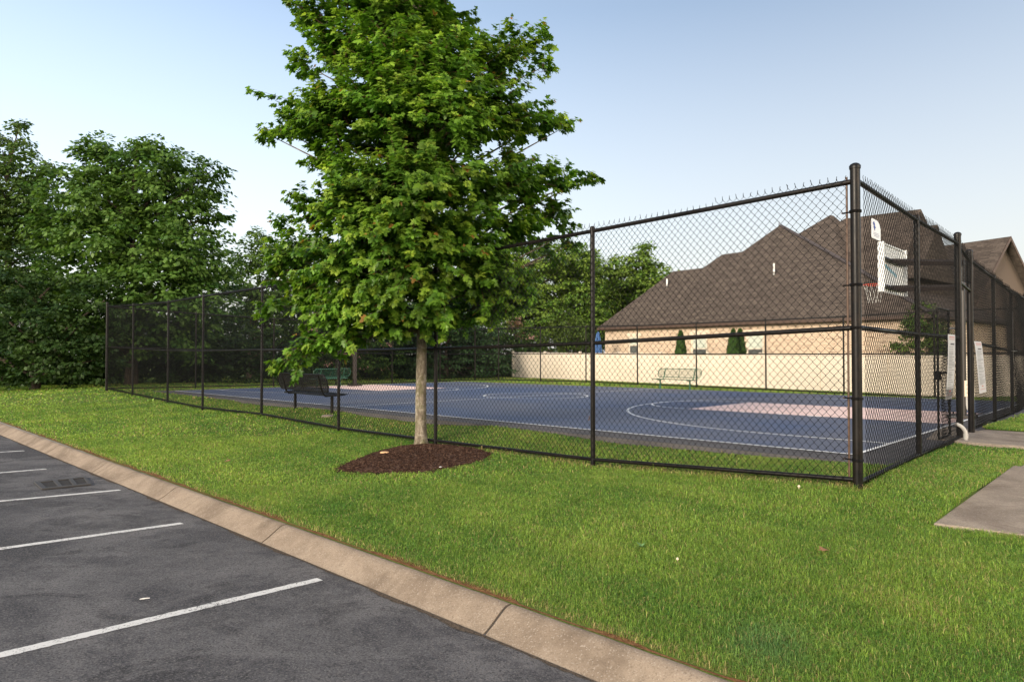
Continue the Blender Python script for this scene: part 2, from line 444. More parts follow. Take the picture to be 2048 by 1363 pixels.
# ------------------------------------------------------------------ mesh building
def tag(o, label=None, cat=None, group=None, kind=None):
    if label: o['label'] = label
    if cat: o['category'] = cat
    if group: o['group'] = group
    if kind: o['kind'] = kind
    return o
def thing(name, loc, label, cat, group=None, rotz=0.0):
    o = bpy.data.objects.new(name, None)
    o.empty_display_size = 0.2
    o.location = loc; o.rotation_euler = (0, 0, rotz)
    COL.objects.link(o)
    return tag(o, label, cat, group)
def link_mesh(name, me, parent=None, loc=None, smooth=False):
    o = bpy.data.objects.new(name, me)
    COL.objects.link(o)
    if parent: o.parent = parent
    if loc is not None: o.location = loc
    if smooth:
        me.polygons.foreach_set('use_smooth', np.ones(len(me.polygons), bool))
    return o
class MB:
    def __init__(s): s.v = []; s.f = []
    def add(s, vs, fs):
        o = len(s.v)
        s.v += [tuple(v) for v in vs]
        s.f += [tuple(i + o for i in f) for f in fs]
        return s
    def box(s, c, size, mtx=None):
        x, y, z = (a / 2 for a in size)
        vs = [Vector((i * x, j * y, k * z)) for i in (-1, 1) for j in (-1, 1) for k in (-1, 1)]
        if mtx is not None: vs = [mtx @ v for v in vs]
        c = Vector(c)
        return s.add([v + c for v in vs], [(0, 1, 3, 2), (4, 6, 7, 5), (0, 4, 5, 1), (2, 3, 7, 6), (0, 2, 6, 4), (1, 5, 7, 3)])
    def tube(s, pts, rad, n=8, cap=True):
        pts = [Vector(p) for p in pts]
        if not hasattr(rad, '__len__'): rad = [rad] * len(pts)
        vs, fs = [], []
        up = None
        for i, p in enumerate(pts):
            d = (pts[min(i + 1, len(pts) - 1)] - pts[max(i - 1, 0)]).normalized()
            if up is None:
                up = Vector((0, 0, 1)) if abs(d.z) < 0.9 else Vector((1, 0, 0))
            a = d.cross(up)
            if a.length < 1e-4: a = d.orthogonal()
            a.normalize(); b = d.cross(a).normalized()
            up = a.cross(d) * 1.0
            for k in range(n):
                t = 2 * math.pi * k / n
                vs.append(p + a * (math.cos(t) * rad[i]) + b * (math.sin(t) * rad[i]))
        for i in range(len(pts) - 1):
            for k in range(n):
                fs.append((i * n + k, i * n + (k + 1) % n, (i + 1) * n + (k + 1) % n, (i + 1) * n + k))
        if cap:
            fs.append(tuple(range(n - 1, -1, -1)))
            fs.append(tuple((len(pts) - 1) * n + k for k in range(n)))
        return s.add(vs, fs)
    def lathe(s, prof, n=16, c=(0, 0, 0)):
        vs = [(c[0] + r * math.cos(2 * math.pi * k / n), c[1] + r * math.sin(2 * math.pi * k / n), c[2] + z) for r, z in prof for k in range(n)]
        fs = [(i * n + k, i * n + (k + 1) % n, (i + 1) * n + (k + 1) % n, (i + 1) * n + k) for i in range(len(prof) - 1) for k in range(n)]
        fs.append(tuple(range(n - 1, -1, -1))); fs.append(tuple((len(prof) - 1) * n + k for k in range(n)))
        return s.add(vs, fs)
    def prism(s, poly, a, b):
        """polygon (list of points) extruded from offset a to offset b"""
        a, b = Vector(a), Vector(b); n = len(poly)
        P = [Vector(p) for p in poly]
        return s.add([p + a for p in P] + [p + b for p in P], [tuple(range(n - 1, -1, -1)), tuple(range(n, 2 * n))] + [(i, (i + 1) % n, n + (i + 1) % n, n + i) for i in range(n)])
    def build(s, name, material, parent=None, smooth=False, world=False, bevel=0.0):
        me = bpy.data.meshes.new(name)
        off = Vector(parent.location) if (parent and world) else Vector((0, 0, 0))
        me.from_pydata([Vector(v) - off for v in s.v], [], s.f)
        me.materials.append(material); me.update()
        bm = bmesh.new(); bm.from_mesh(me)
        bmesh.ops.recalc_face_normals(bm, faces=bm.faces)
        bm.to_mesh(me); bm.free()
        o = link_mesh(name, me, parent, smooth=False)
        if smooth:
            me.polygons.foreach_set('use_smooth', np.ones(len(me.polygons), bool))
            me.set_sharp_from_angle(angle=R(40))
        if bevel > 0:
            bv = o.modifiers.new('bevel', 'BEVEL'); bv.width = bevel; bv.segments = 2; bv.limit_method = 'ANGLE'
        return o
def np_mesh(name, verts, faces_by_n, material, tint=None, parent=None, smooth=False):
    """verts (n,3); faces_by_n: list of int arrays (m,k)"""
    me = bpy.data.meshes.new(name)
    me.vertices.add(len(verts))
    me.vertices.foreach_set('co', np.ascontiguousarray(verts, np.float32).reshape(-1))
    loops = np.concatenate([f.reshape(-1) for f in faces_by_n]).astype(np.int32)
    tot = np.concatenate([np.full(len(f), f.shape[1], np.int32) for f in faces_by_n])
    start = np.concatenate([[0], np.cumsum(tot)[:-1]]).astype(np.int32)
    me.loops.add(len(loops)); me.loops.foreach_set('vertex_index', loops)
    me.polygons.add(len(tot)); me.polygons.foreach_set('loop_start', start)
    if smooth: me.polygons.foreach_set('use_smooth', np.ones(len(tot), bool))
    me.update(calc_edges=True)
    if tint is not None:
        at_ = me.attributes.new('tint', 'FLOAT_COLOR', 'POINT')
        col = np.ones((len(verts), 4), np.float32); col[:, :3] = tint
        at_.data.foreach_set('color', col.reshape(-1))
    me.materials.append(material)
    return link_mesh(name, me, parent)
def unit(a):
    return a / (np.linalg.norm(a, axis=-1, keepdims=True) + 1e-9)
def leaf_arrays(pos, nor, tip, size, tv, tris, tint):
    """place one leaf template per row; tv (k,3): x across, y to the tip, z along the normal"""
    n = unit(nor); t = unit(tip - n * (tip * n).sum(-1, keepdims=True)); a = np.cross(t, n)
    k = len(tv)
    V = pos[:, None, :] + size[:, None, None] * (a[:, None, :] * tv[None, :, 0:1] + t[:, None, :] * tv[None, :, 1:2] + n[:, None, :] * tv[None, :, 2:3])
    Fc = tris[None] + (np.arange(len(pos)) * k)[:, None, None]
    return V.reshape(-1, 3), Fc.reshape(-1, tris.shape[1]), np.repeat(tint, k, axis=0)
_half = [(0.10, -0.04), (0.42, 0.02), (0.27, 0.20), (0.56, 0.48), (0.30, 0.46), (0.17, 0.58), (0.20, 0.74)]
_out = [(0, 0)] + _half + [(0, 1.0)] + [(-x, y) for x, y in _half[::-1]]
MAPLE_V = np.array([(0, 0.36, 0.0)] + [(x, y, -0.22 * abs(x) - 0.16 * max(y - 0.3, 0) ** 2) for x, y in _out])
MAPLE_F = np.array([(0, 1 + i, 1 + (i + 1) % len(_out)) for i in range(len(_out))])
LEAF_V = np.array([(0, 0, 0), (0.36, 0.38, -0.10), (0, 1, -0.12), (-0.36, 0.38, -0.10)])
LEAF_F = np.array([(0, 1, 2), (0, 2, 3)])

# ------------------------------------------------------------------ the setting
def grid_mesh(name, S_, T_, fn, material):
    ss, tt = np.meshgrid(S_, T_, indexing='ij')
    X, Y, Z = fn(ss, tt)
    V = np.stack([X, Y, Z], -1).reshape(-1, 3)
    a, b = ss.shape
    idx = np.arange(a * b).reshape(a, b)
    Fq = np.stack([idx[:-1, :-1], idx[:-1, 1:], idx[1:, 1:], idx[1:, :-1]], -1).reshape(-1, 4)
    o = np_mesh(name, V, [Fq], material, smooth=True)
    # normals up
    me = o.data
    if me.polygons[0].normal.z < 0: me.flip_normals()
    return o
def geo(a, b, d0, g):
    out = [a]; d = d0
    while out[-1] < b:
        out.append(out[-1] + d); d *= g
    return out
sr = np.array(sorted([-x - 8 for x in geo(0.3, 700, 0.3, 1.12)] + list(np.arange(-8, 34, 0.3)) + [x + 34 for x in geo(0.0, 700, 0.3, 1.12)]))
tr_ = np.array([0.0, 0.06] + list(np.arange(0.15, 12, 0.3)) + [12 + x for x in geo(0.0, 900, 0.3, 1.06)])
def lawn_fn(s, t):
    X = K0[0] + KD[0] * s + KN[0] * (t + KW - 0.03); Y = K0[1] + KD[1] * s + KN[1] * (t + KW - 0.03)
    return X, Y, ground(X, Y)
tag(grid_mesh('ground', sr, tr_, lawn_fn, M['turf']), kind='structure')
sr2 = np.array(sorted([-x for x in geo(0.0, 500, 1.0, 1.25)] + geo(1.0, 500, 1.0, 1.25)))
tl = -np.array(geo(0.0, 40, 0.8, 1.2))
def lot_fn(s, t):
    X = K0[0] + KD[0] * s + KN[0] * (t + 0.05); Y = K0[1] + KD[1] * s + KN[1] * (t + 0.05)
    return X, Y, lot_z(X, Y)
tag(grid_mesh('parking_lot', sr2, tl, lot_fn, M['asphalt']), kind='structure')
# dark tar band painted lines
b = MB()
def lot_pt(x, y, lift=0.004):
    r = ray(x, y); t = -1.78 / (r[2] + 0.0373 * r[0] + 0.04196 * r[1])
    p = r * t; return Vector((p.x, p.y, p.z + lift))
def strip(b, p, q, w_, zf, n=220, lift=0.004):
    p, q = Vector(p[:2]), Vector(q[:2]); d = (q - p).normalized(); nn = Vector((-d.y, d.x)) * (w_ / 2)
    vs = []
    for i in range(n + 1):
        c = p.lerp(q, i / n)
        for sg in (-1, 1):
            e = c + nn * sg * random.uniform(0.90, 1.08)
            vs.append((e.x, e.y, zf(e.x, e.y) + lift))
    b.add(vs, [(2 * i, 2 * i + 1, 2 * i + 3, 2 * i + 2) for i in range(n)])
for (x0, y0), (x1, y1) in (((0, 1310), (640, 1158)), ((0, 1097), (364, 1046)), ((0, 1002), (240, 979.5)), ((0, 945), (92, 937.5)), ((0, 904), (48, 901))):
    p, q = lot_pt(x0, y0), lot_pt(x1, y1)
    d = (p - q).normalized()
    strip(b, q, q + d * 5.6, 0.095, lot_z)
# next stall line nearer the camera, just out of the frame
q = lot_pt(640, 1158) + Vector((0.729, -0.685, 0)) * 2.75
strip(b, q, q + d * 5.6, 0.095, lot_z)
tag(b.build('parking_markings', M['paint']), kind='structure')

# kerb: cast sections with open joints
JX = [((200, 925), (168, 945)), ((345, 975), (308, 1000)), ((565, 1047), (520, 1085)), ((1022, 1197), (970, 1268))]
js = []
for _, (x, y) in JX:
    p = on_plane(x, y, -1.97); js.append((p.x - K0[0]) * KD[0] + (p.y - K0[1]) * KD[1])
js = sorted(js)
js = [js[0] - 3.1 * k for k in range(8, 0, -1)] + js + [js[-1] + 3.1 * k for k in range(1, 14)]
prof = [(-0.02, -0.30), (0.0, -0.012), (0.03, 0.006), (0.10, 0.045), (0.17, 0.092), (0.215, 0.122), (0.25, 0.138), (0.285, 0.143), (0.32, 0.136), (0.332, 0.12), (0.335, -0.30)]
b = MB()
for s0, s1 in zip(js[:-1], js[1:]):
    vs, fs = [], []
    n = 12
    for i in range(n + 1):
        s_ = s0 + 0.012 + (s1 - s0 - 0.024) * i / n
        base = K0 + KD * s_
        zt = lot_z(*base)
        zt = -1.972 + (zt + 1.972) * 0.5
        for t, h in prof:
            j = random.uniform(-0.004, 0.004) if 0 < t < 0.33 and 0 < i < n else 0
            p = base + KN * (t + j * 0.5)
            vs.append((p[0], p[1], zt + h + j * 0.4))
    k_ = len(prof)
    for i in range(n):
        for a in range(k_ - 1):
            fs.append((i * k_ + a, i * k_ + a + 1, (i + 1) * k_ + a + 1, (i + 1) * k_ + a))
    fs.append(tuple(range(k_))); fs.append(tuple(n * k_ + a for a in range(k_ - 1, -1, -1)))
    b.add(vs, fs)
tag(b.build('kerb', M['kerb'], smooth=True), kind='structure')
# joint filler just under the surface of each gap, and bare soil behind the kerb
b = MB()
for s_ in js:
    p = K0 + KD * s_
    poly = [(p[0] + KN[0] * t, p[1] + KN[1] * t, -1.972 + h - 0.012) for t, h in prof]
    b.prism(poly, (KD[0] * 0.013, KD[1] * 0.013, 0), (-KD[0] * 0.013, -KD[1] * 0.013, 0))
tag(b.build('kerb_joints', M['joint']), kind='structure')
b = MB()
ns = 420
vs = []
for i in range(ns + 1):
    s_ = -8 + 50 * i / ns
    w1 = 0.045 + 0.03 * math.sin(s_ * 1.9) + 0.03 * math.sin(s_ * 5.3) + random.uniform(-0.015, 0.02)
    for t in (0.0, max(w1, 0.02)):
        p = K0 + KD * s_ + KN * (KW - 0.02 + t)
        vs.append((p[0], p[1], gz(*p) + 0.005))
b.add(vs, [(2 * i, 2 * i + 1, 2 * i + 3, 2 * i + 2) for i in range(ns)])
tag(b.build('soil_strip', M['soil']), kind='structure')
b = MB()
vs = []
for i in range(ns * 2 + 1):                      # grit washed into the gutter at the kerb toe
    s_ = -8 + 45 * i / (ns * 2)
    w1 = max(0.006, 0.022 + 0.018 * math.sin(s_ * 2.3) + 0.014 * math.sin(s_ * 7.1) + random.uniform(-0.012, 0.014))
    for t in (0.012, -w1):
        p = K0 + KD * s_ + KN * t
        vs.append((p[0], p[1], lot_z(*p) + 0.005))
b.add(vs, [(2 * i, 2 * i + 1, 2 * i + 3, 2 * i + 2) for i in range(ns * 2)])
tag(b.build('gutter_grit', M['grit']), kind='structure')

# court: apron, blue field, keys, lines, each a sheet 4 mm above the one below
def court_sheet(name, polys, lift, material):
    b = MB()
    for poly in polys:
        vs = []
        for u, v in poly:
            p = cuv(u, v); vs.append((p[0], p[1], court_z(*p) + lift))
        b.add(vs, [tuple(range(len(vs)))])
    o = b.build(name, material)
    if o.data.polygons[0].normal.z < 0: o.data.flip_normals()
    return tag(o, kind='structure')
b = MB()
A = [(-0.62, -0.68), (CL + 0.62, -0.68), (CL + 0.62, CWD + 0.5), (-0.62, CWD + 0.5)]
pts = []
for (u0, v0), (u1, v1) in zip(A, A[1:] + A[:1]):
    n = 60
    for i in range(n):
        t = i / n; u, v = u0 + (u1 - u0) * t, v0 + (v1 - v0) * t
        j = random.uniform(-0.02, 0.02)
        p = cuv(u + j, v + j); pts.append(Vector((p[0], p[1], court_z(*p))))
b.prism(pts, (0, 0, -0.25), (0, 0, 0))
tag(b.build('court_slab', M['court_apron']), kind='structure')
LW = 0.06
rect = lambda u0, u1, v0, v1: [(u0, v0), (u1, v0), (u1, v1), (u0, v1)]
court_sheet('court_surface', [rect(0, CL, 0, CWD)], 0.004, M['court_blue'])
vc = CWD / 2
court_sheet('court_keys', [rect(LW, 5.8, vc - 1.8, vc + 1.8), rect(CL - 5.8, CL - LW, vc - 1.8, vc + 1.8)], 0.008, M['court_pink'])
lines = [rect(-LW / 2, CL + LW / 2, -LW, 0), rect(-LW / 2, CL + LW / 2, CWD, CWD + LW), rect(-LW, 0, 0, CWD), rect(CL, CL + LW, 0, CWD), rect(CL / 2 - LW / 2, CL / 2 + LW / 2, 0, CWD)]
def arc(cu, cv, r, a0, a1, n=64):
    out = []
    for i in range(n):
        t0, t1 = a0 + (a1 - a0) * i / n, a0 + (a1 - a0) * (i + 1) / n
        ri, ro = r - LW / 2, r + LW / 2
        out.append([(cu + ro * math.cos(t0), cv + ro * math.sin(t0)), (cu + ro * math.cos(t1), cv + ro * math.sin(t1)), (cu + ri * math.cos(t1), cv + ri * math.sin(t1)), (cu + ri * math.cos(t0), cv + ri * math.sin(t0))])
    return out
lines += arc(CL / 2, vc, 1.83, 0, 2 * math.pi)
for base, sg in ((0.0, 1), (CL, -1)):
    a0 = -math.pi / 2 if sg > 0 else math.pi / 2
    lines += arc(base + sg * 1.6, vc, 6.02, a0, a0 + math.pi)
    lines += arc(base + sg * 5.86, vc, 1.83, a0, a0 + math.pi)
    for v in (vc - 6.02, vc + 6.02):
        lines.append(rect(*sorted((base + sg * 0.0, base + sg * 1.6)), v - LW / 2, v + LW / 2))
    for v in (vc - 1.83, vc + 1.83):
        for uh in (2.4, 3.3, 4.2):
            lines.append(rect(*sorted((base + sg * uh, base + sg * (uh + 0.09 + 0.25 * (uh < 3)))), v - 0.10, v))
court_sheet('court_lines', lines, 0.012, M['court_line'])
# concrete paths
for nm, pts, h in PATHS:
    b = MB(); b.prism(pts, (0, 0, -0.2), (0, 0, h))
    tag(b.build(nm, M['walk'], bevel=0.012), kind='structure')

# ------------------------------------------------------------------ mulch bed
MUL = [(672, 939), (700, 925), (752, 905), (800, 894), (845, 889), (900, 891), (950, 898), (985, 909), (962, 922), (910, 936), (850, 945), (780, 948), (715, 947), (685, 944)]
mp_ = [on_ground(x, y) for x, y in MUL]
mul_poly = np.array([(p.x, p.y) for p in mp_])
TB = on_ground(843, 889)                 # trunk base
b = MB()
cx, cy = TB.x * 0.55 + mul_poly[:, 0].mean() * 0.45, TB.y * 0.55 + mul_poly[:, 1].mean() * 0.45
nr, na = 22, 84
vs = [(cx, cy, gz(cx, cy) + 0.09)]
for i in range(1, nr + 1):
    f = i / nr
    for a in range(na):
        t = a / na * len(mul_poly); i0 = int(t) % len(mul_poly); fr = t - int(t)
        e = mul_poly[i0] * (1 - fr) + mul_poly[(i0 + 1) % len(mul_poly)] * fr
        x, y = cx + (e[0] - cx) * f, cy + (e[1] - cy) * f
        if i == nr:
            x += random.uniform(-.03, .03); y += random.uniform(-.03, .03)
        h = 0.08 * (1 - f) ** 0.8 + (random.uniform(-0.012, 0.018) if i < nr else -0.01)
        vs.append((x, y, gz(x, y) + 0.012 + h))
fs = [(0, 1 + a, 1 + (a + 1) % na) for a in range(na)]
for i in range(nr - 1):
    for a in range(na):
        fs.append((1 + i * na + a, 1 + (i + 1) * na + a, 1 + (i + 1) * na + (a + 1) % na, 1 + i * na + (a + 1) % na))
b.add(vs, fs)
mulch_h = lambda x, y, f: gz(x, y) + 0.012 + 0.08 * (1 - f) ** 0.8
for _ in range(6500):
    t = random.random() * len(mul_poly); i0 = int(t); fr = t - i0
    e = mul_poly[i0] * (1 - fr) + mul_poly[(i0 + 1) % len(mul_poly)] * fr
    f = math.sqrt(random.random()) * random.choice((1.0, 1.0, 1.0, 1.06))
    x, y = cx + (e[0] - cx) * f, cy + (e[1] - cy) * f
    rm = Matrix.Rotation(random.uniform(0, 6.28), 3, 'Z') @ Matrix.Rotation(random.uniform(-.5, .5), 3, 'Y')
    b.box((x, y, mulch_h(x, y, min(f, 1)) + random.uniform(0, 0.012)), (random.uniform(0.015, 0.06), random.uniform(0.006, 0.014), random.uniform(0.004, 0.009)), rm)
o = b.build('mulch_bed', M['mulch'])
tag(o, 'dark brown shredded mulch mounded round the trunk of the maple', 'mulch', kind='stuff')
def mulch_mask(X, Y):
    inside = np.zeros(X.shape, bool)
    n = len(mul_poly)
    for i in range(n):
        (x0, y0), (x1, y1) = mul_poly[i], mul_poly[(i + 1) % n]
        c_ = ((y0 > Y) != (y1 > Y)) & (X < (x1 - x0) * (Y - y0) / (y1 - y0 + 1e-12) + x0)
        inside ^= c_
    return inside
def poly_mask(X, Y, poly):
    inside = np.zeros(X.shape, bool); n = len(poly)
    for i in range(n):
        x0, y0 = poly[i][:2]; x1, y1 = poly[(i + 1) % n][:2]
        inside ^= ((y0 > Y) != (y1 > Y)) & (X < (x1 - x0) * (Y - y0) / (y1 - y0 + 1e-12) + x0)
    return inside
walks = [[pa, pa + edir * 1.6, pb + edir * 1.6, pb], [pb2, pb2 + edir * 1.6, pb2 + ddir * 2.6 + edir * 1.6, pb2 + ddir * 2.6], [ga, ga + od * 6.2, gb + od * 6.2, gb]]

# ------------------------------------------------------------------ grass
_ph = RNG.uniform(0, 6.28, 24); _fr = RNG.uniform(0.6, 1.6, 24); _an = RNG.uniform(0, 6.28, 24)
def pnoise(X, Y, sc, o=0):
    z = np.zeros(X.shape)
    for i in range(8):
        j = (i + o) % 24
        z += np.sin((X * math.cos(_an[j]) + Y * math.sin(_an[j])) * sc * _fr[j] * (1 + i * 0.35) + _ph[j])
    return z / 8 * 1.6
def grass():
    bands = [(2.6, 6, 15000, 0.0030), (6, 9, 8500, 0.0044), (9, 14, 2900, 0.0080), (14, 22, 650, 0.018), (22, 50, 110, 0.045)]
    VV, Q, T, C = [], [], [], []
    off = 0
    for d0, d1, dens, wd in bands:
        lim = 0.92
        n = int((d1 ** 2 - d0 ** 2) * lim * dens)
        Y = np.sqrt(RNG.uniform(d0 ** 2, d1 ** 2, n)); X = RNG.uniform(-lim, lim, n) * Y
        t = (X - K0[0]) * KN[0] + (Y - K0[1]) * KN[1] - KW
        s = (X - K0[0]) * KD[0] + (Y - K0[1]) * KD[1]
        u = (X - CN[0]) * CU[0] + (Y - CN[1]) * CU[1]; v = (X - CN[0]) * CV[0] + (Y - CN[1]) * CV[1]
        ok = t > 0.012 + 0.06 * np.maximum(0, pnoise(X, Y, 3.0, 5)) * RNG.random(n)
        ok &= ~((u > -0.60) & (u < CL + 0.60) & (v > -0.66) & (v < CWD + 0.48))
        ok &= ~mulch_mask(X, Y)
        for wk in walks: ok &= ~poly_mask(X, Y, wk)
        fv = (X - FC[0]) * 0.7009 + (Y - FC[1]) * 0.7133        # beyond the front fence
        fu = (X - FC[0]) * FD[0] + (Y - FC[1]) * FD[1]
        bare = np.exp(-(fv / 0.10) ** 2) * (fu > -0.1) * (fu < 7)
        bare = np.maximum(bare, 0.7 * np.exp(-(t / 0.10) ** 2))
        bare = np.maximum(bare, 0.6 * np.exp(-((fu - 9.6) ** 2 + (fv - 1.7) ** 2) / 0.5))
        ok &= RNG.random(n) > bare * 0.8
        ok &= Y < 48
        X, Y, t, fv, fu, bare = X[ok], Y[ok], t[ok], fv[ok], fu[ok], bare[ok]
        n = len(X)
        Z = ground(X, Y)
        p1 = pnoise(X, Y, 0.9); p2 = pnoise(X, Y, 3.5, 7); p3 = pnoise(X, Y, 0.35, 11)
        inside_f = (fv > 0.1)
        h = RNG.uniform(0.022, 0.048, n) * (1 + 0.30 * p2 + 0.15 * p1 + 0.2 * pnoise(X, Y, 8.0, 4))
        tall = RNG.random(n) < 0.03
        h = np.where(tall, h * 1.6, h)
        nearfence = np.exp(-(fv / 0.12) ** 2) * (fu > 0)
        h *= 1 + 1.1 * nearfence * (pnoise(X, Y, 2.0, 3) > 0.2)
        blue_tuft = np.exp(-((X - 1.55) ** 2 + (Y - 4.05) ** 2) / 0.06)
        h *= 1 + 0.6 * blue_tuft
        th = RNG.uniform(0, 2 * math.pi, n); ln = RNG.uniform(0.35, 1.7, n)
        dx, dy = np.cos(th), np.sin(th)
        px_, py_ = -dy, dx
        wv = wd * RNG.uniform(0.7, 1.3, n)
        P = np.zeros((n, 5, 3))
        P[:, 0] = np.stack([X - px_ * wv / 2, Y - py_ * wv / 2, Z - 0.008], -1)
        P[:, 1] = np.stack([X + px_ * wv / 2, Y + py_ * wv / 2, Z - 0.008], -1)
        mx, my = X + dx * h * ln * 0.35, Y + dy * h * ln * 0.35
        P[:, 2] = np.stack([mx + px_ * wv * 0.42, my + py_ * wv * 0.42, Z + h * 0.62], -1)
        P[:, 3] = np.stack([mx - px_ * wv * 0.42, my - py_ * wv * 0.42, Z + h * 0.62], -1)
        P[:, 4] = np.stack([X + dx * h * ln, Y + dy * h * ln, Z + h * np.clip(1.0 - 0.27 * ln, 0.5, 1)], -1)
        g1 = np.array((0.074, 0.182, 0.026)); g2 = np.array((0.285, 0.395, 0.066)); dry = np.array((0.42, 0.33, 0.15)); bl = np.array((0.160, 0.280, 0.120))
        k = np.clip(0.46 + 0.36 * p1 + 0.26 * p3 + 0.30 * p2 + RNG.normal(0, 0.30, n), 0, 1)[:, None]
        c = g1 * (1 - k) + g2 * k
        kb = (np.clip(RNG.random(n) - 0.72, 0, 1) * 1.6 + 0.5 * blue_tuft)[:, None].clip(0, 1)
        c = c * (1 - kb) + bl * kb
        p4 = pnoise(X, Y, 9.0, 13)
        pd = 0.075 + 0.13 * np.clip(p2 * 0.8 + p1 * 0.5 - 0.2, 0, 1) + 0.25 * np.clip(p4 - 0.75, 0, 1) + 0.07 * inside_f + 0.65 * bare
        dr = (RNG.random(n) < pd)[:, None]
        c = np.where(dr, dry * RNG.uniform(0.6, 1.2, (n, 1)), c)
        c *= RNG.uniform(0.62, 1.3, (n, 1))
        VV.append(P.reshape(-1, 3)); C.append(np.repeat(c, 5, axis=0))
        idx = off + np.arange(n) * 5
        Q.append(np.stack([idx, idx + 1, idx + 2, idx + 3], -1)); T.append(np.stack([idx + 3, idx + 2, idx + 4], -1))
        off += n * 5
    o = np_mesh('grass', np.concatenate(VV), [np.concatenate(Q), np.concatenate(T)], M['grass'], np.concatenate(C))
    tag(o, 'mown green lawn grass with dry yellow blades mixed in', 'grass', kind='stuff')
grass()

# ------------------------------------------------------------------ chain link
AX, AZ = 0.0435, 0.049
def chain_mesh(name, P, d, u0, u1, zlo, zhi, parent, barbs=True, r=0.0030, noff=0.03):
    """woven zigzag wires between u0 and u1; zlo/zhi: functions of u"""
    P = np.asarray(P, float); d = np.asarray(d, float); nrm = np.array((-d[1], d[0]))
    nk = int((u1 - u0) / AX)
    V, Q = [], []
    off = 0
    for k in range(nk):
        uc = u0 + AX * (k + 0.5)
        z0, z1 = zlo(uc), zhi(uc) + 0.02
        j0, j1 = math.floor(z0 / AZ), math.ceil(z1 / AZ)
        j = np.arange(j0, j1 + 1)
        par = (k + j) % 2
        uu = u0 + AX * (k + par) + np.where(par == 0, -0.0035, 0.0035)
        zz = j * AZ + RNG.normal(0, 0.0012, len(j))
        zz = np.clip(zz, z0, None)
        ww = noff + np.where(par == 0, -0.002, 0.002) + (0.012 if barbs else 0.0) * math.sin(uc * 1.7) * np.sin(zz * 2.3 + uc * 0.6)
        uu = uu + 0.006 * np.sin(zz * 3.1 + uc * 1.1)
        zz = zz + 0.005 * math.sin(uc * 2.3)
        if barbs:
            if par[-1] == 1:        # both wires of a pair end in one twisted barb
                tipu = uu[-1] - 0.0035
            else:
                tipu = uu[-1] + 0.0035
            jj = ((np.sin(round(tipu / AX) * 12.9898) * 43758.5453) % 1.0) - 0.5
            uu = np.append(uu, [tipu, tipu + jj * 0.018]); zz = np.append(zz, [zz[-1] + 0.012, zz[-1] + 0.040 + jj * 0.015]); ww = np.append(ww, [noff, noff + jj * 0.02])
        pts = np.stack([P[0] + d[0] * uu + nrm[0] * ww, P[1] + d[1] * uu + nrm[1] * ww, zz], -1)
        n = len(pts)
        a = np.array((d[0], d[1], 0)); bz = np.array((nrm[0], nrm[1], 0)); cz = np.array((0, 0, 1.0))
        ring = []
        for q in range(3):
            t = 2 * math.pi * q / 3 + 0.5
            ring.append(pts + r * (math.cos(t) * 1.25 * a + math.sin(t) * bz))
        V.append(np.stack(ring, 1).reshape(-1, 3))
        i = off + np.arange(n - 1) * 3
        for q in range(3):
            q2 = (q + 1) % 3
            Q.append(np.stack([i + q, i + q2, i + 3 + q2, i + 3 + q], -1))
        off += n * 3
    V = np.concatenate(V)
    if parent: V = V - np.array(parent.location)
    return np_mesh(name, V, [np.concatenate(Q)], M['wire'], parent=parent)
def interp(posts, col):
    us = [p[0] for p in posts]; zs = [p[col] for p in posts]
    return lambda u: float(np.interp(u, us, zs))
def make_fence(P, d, posts, label, heavy=(0,), rr=0.028, gap=0.07, mid=0.52, mesh_side=1, barbs=True, top_extra=None, ties=True, skip_post=(), wr=0.0030):
    P = np.asarray(P, float); d = np.asarray(d, float)
    root = thing('chain_link_fence', (P[0] + d[0] * posts[0][0], P[1] + d[1] * posts[0][0], posts[0][1]), label, 'fence', None)
    pt = lambda u, z, off=0.0: Vector((P[0] + d[0] * u - d[1] * off, P[1] + d[1] * u + d[0] * off, z))
    zlo, zhi = interp(posts, 1), interp(posts, 2)
    for i, (u, z0, z1) in enumerate(posts):
        if i in skip_post: continue
        hv = i in heavy
        r_ = 0.050 if hv else 0.034
        top = z1 + (0.16 if hv else 0.02)
        b = MB(); b.tube([pt(u, z0 - 0.3), pt(u, top)], r_, 20 if hv else 12)
        po = b.build('post', M['black'], root, smooth=True, world=True)
        b = MB()
        if hv:
            b.lathe([(r_ + 0.006, -0.03), (r_ + 0.008, 0.0), (r_ * 0.9, 0.018), (r_ * 0.5, 0.03), (0.004, 0.034)], 20, pt(u, top))
        else:
            b.lathe([(0.037, -0.02), (0.040, 0.025), (0.026, 0.048), (0.004, 0.052)], 12, pt(u, top))
        c = b.build('post_cap', M['black'], po, smooth=True)
        for v in c.data.vertices: v.co -= Vector(root.location)
    n = 1
    segs = list(zip(posts[:-1], posts[1:]))
    for nm, fz, r_ in (('top_rail', lambda p: p[2], rr), ('middle_rail', lambda p: p[1] + (p[2] - p[1]) * mid, rr), ('bottom_rail', lambda p: p[1] + gap, rr * 0.92)):
        b = MB()
        for a_, c_ in segs:
            b.tube([pt(a_[0], fz(a_)), pt(a_[0] * 0.5 + c_[0] * 0.5, (fz(a_) + fz(c_)) / 2), pt(c_[0], fz(c_))], r_, 10)
        b.build(nm, M['black'], root, smooth=True, world=True)
    chain_mesh('chain_link_mesh', P, d, posts[0][0] + 0.09, posts[-1][0] - 0.05, lambda u: zlo(u) + 0.03, zhi, root, barbs, wr, 0.034 * mesh_side)
    return root, pt
front_fence, fpt = make_fence(FC, FD, front_posts, 'long black chain link fence along the lawn, running behind the maple trunk', heavy=(0, 8), mesh_side=1, gap=0.085)
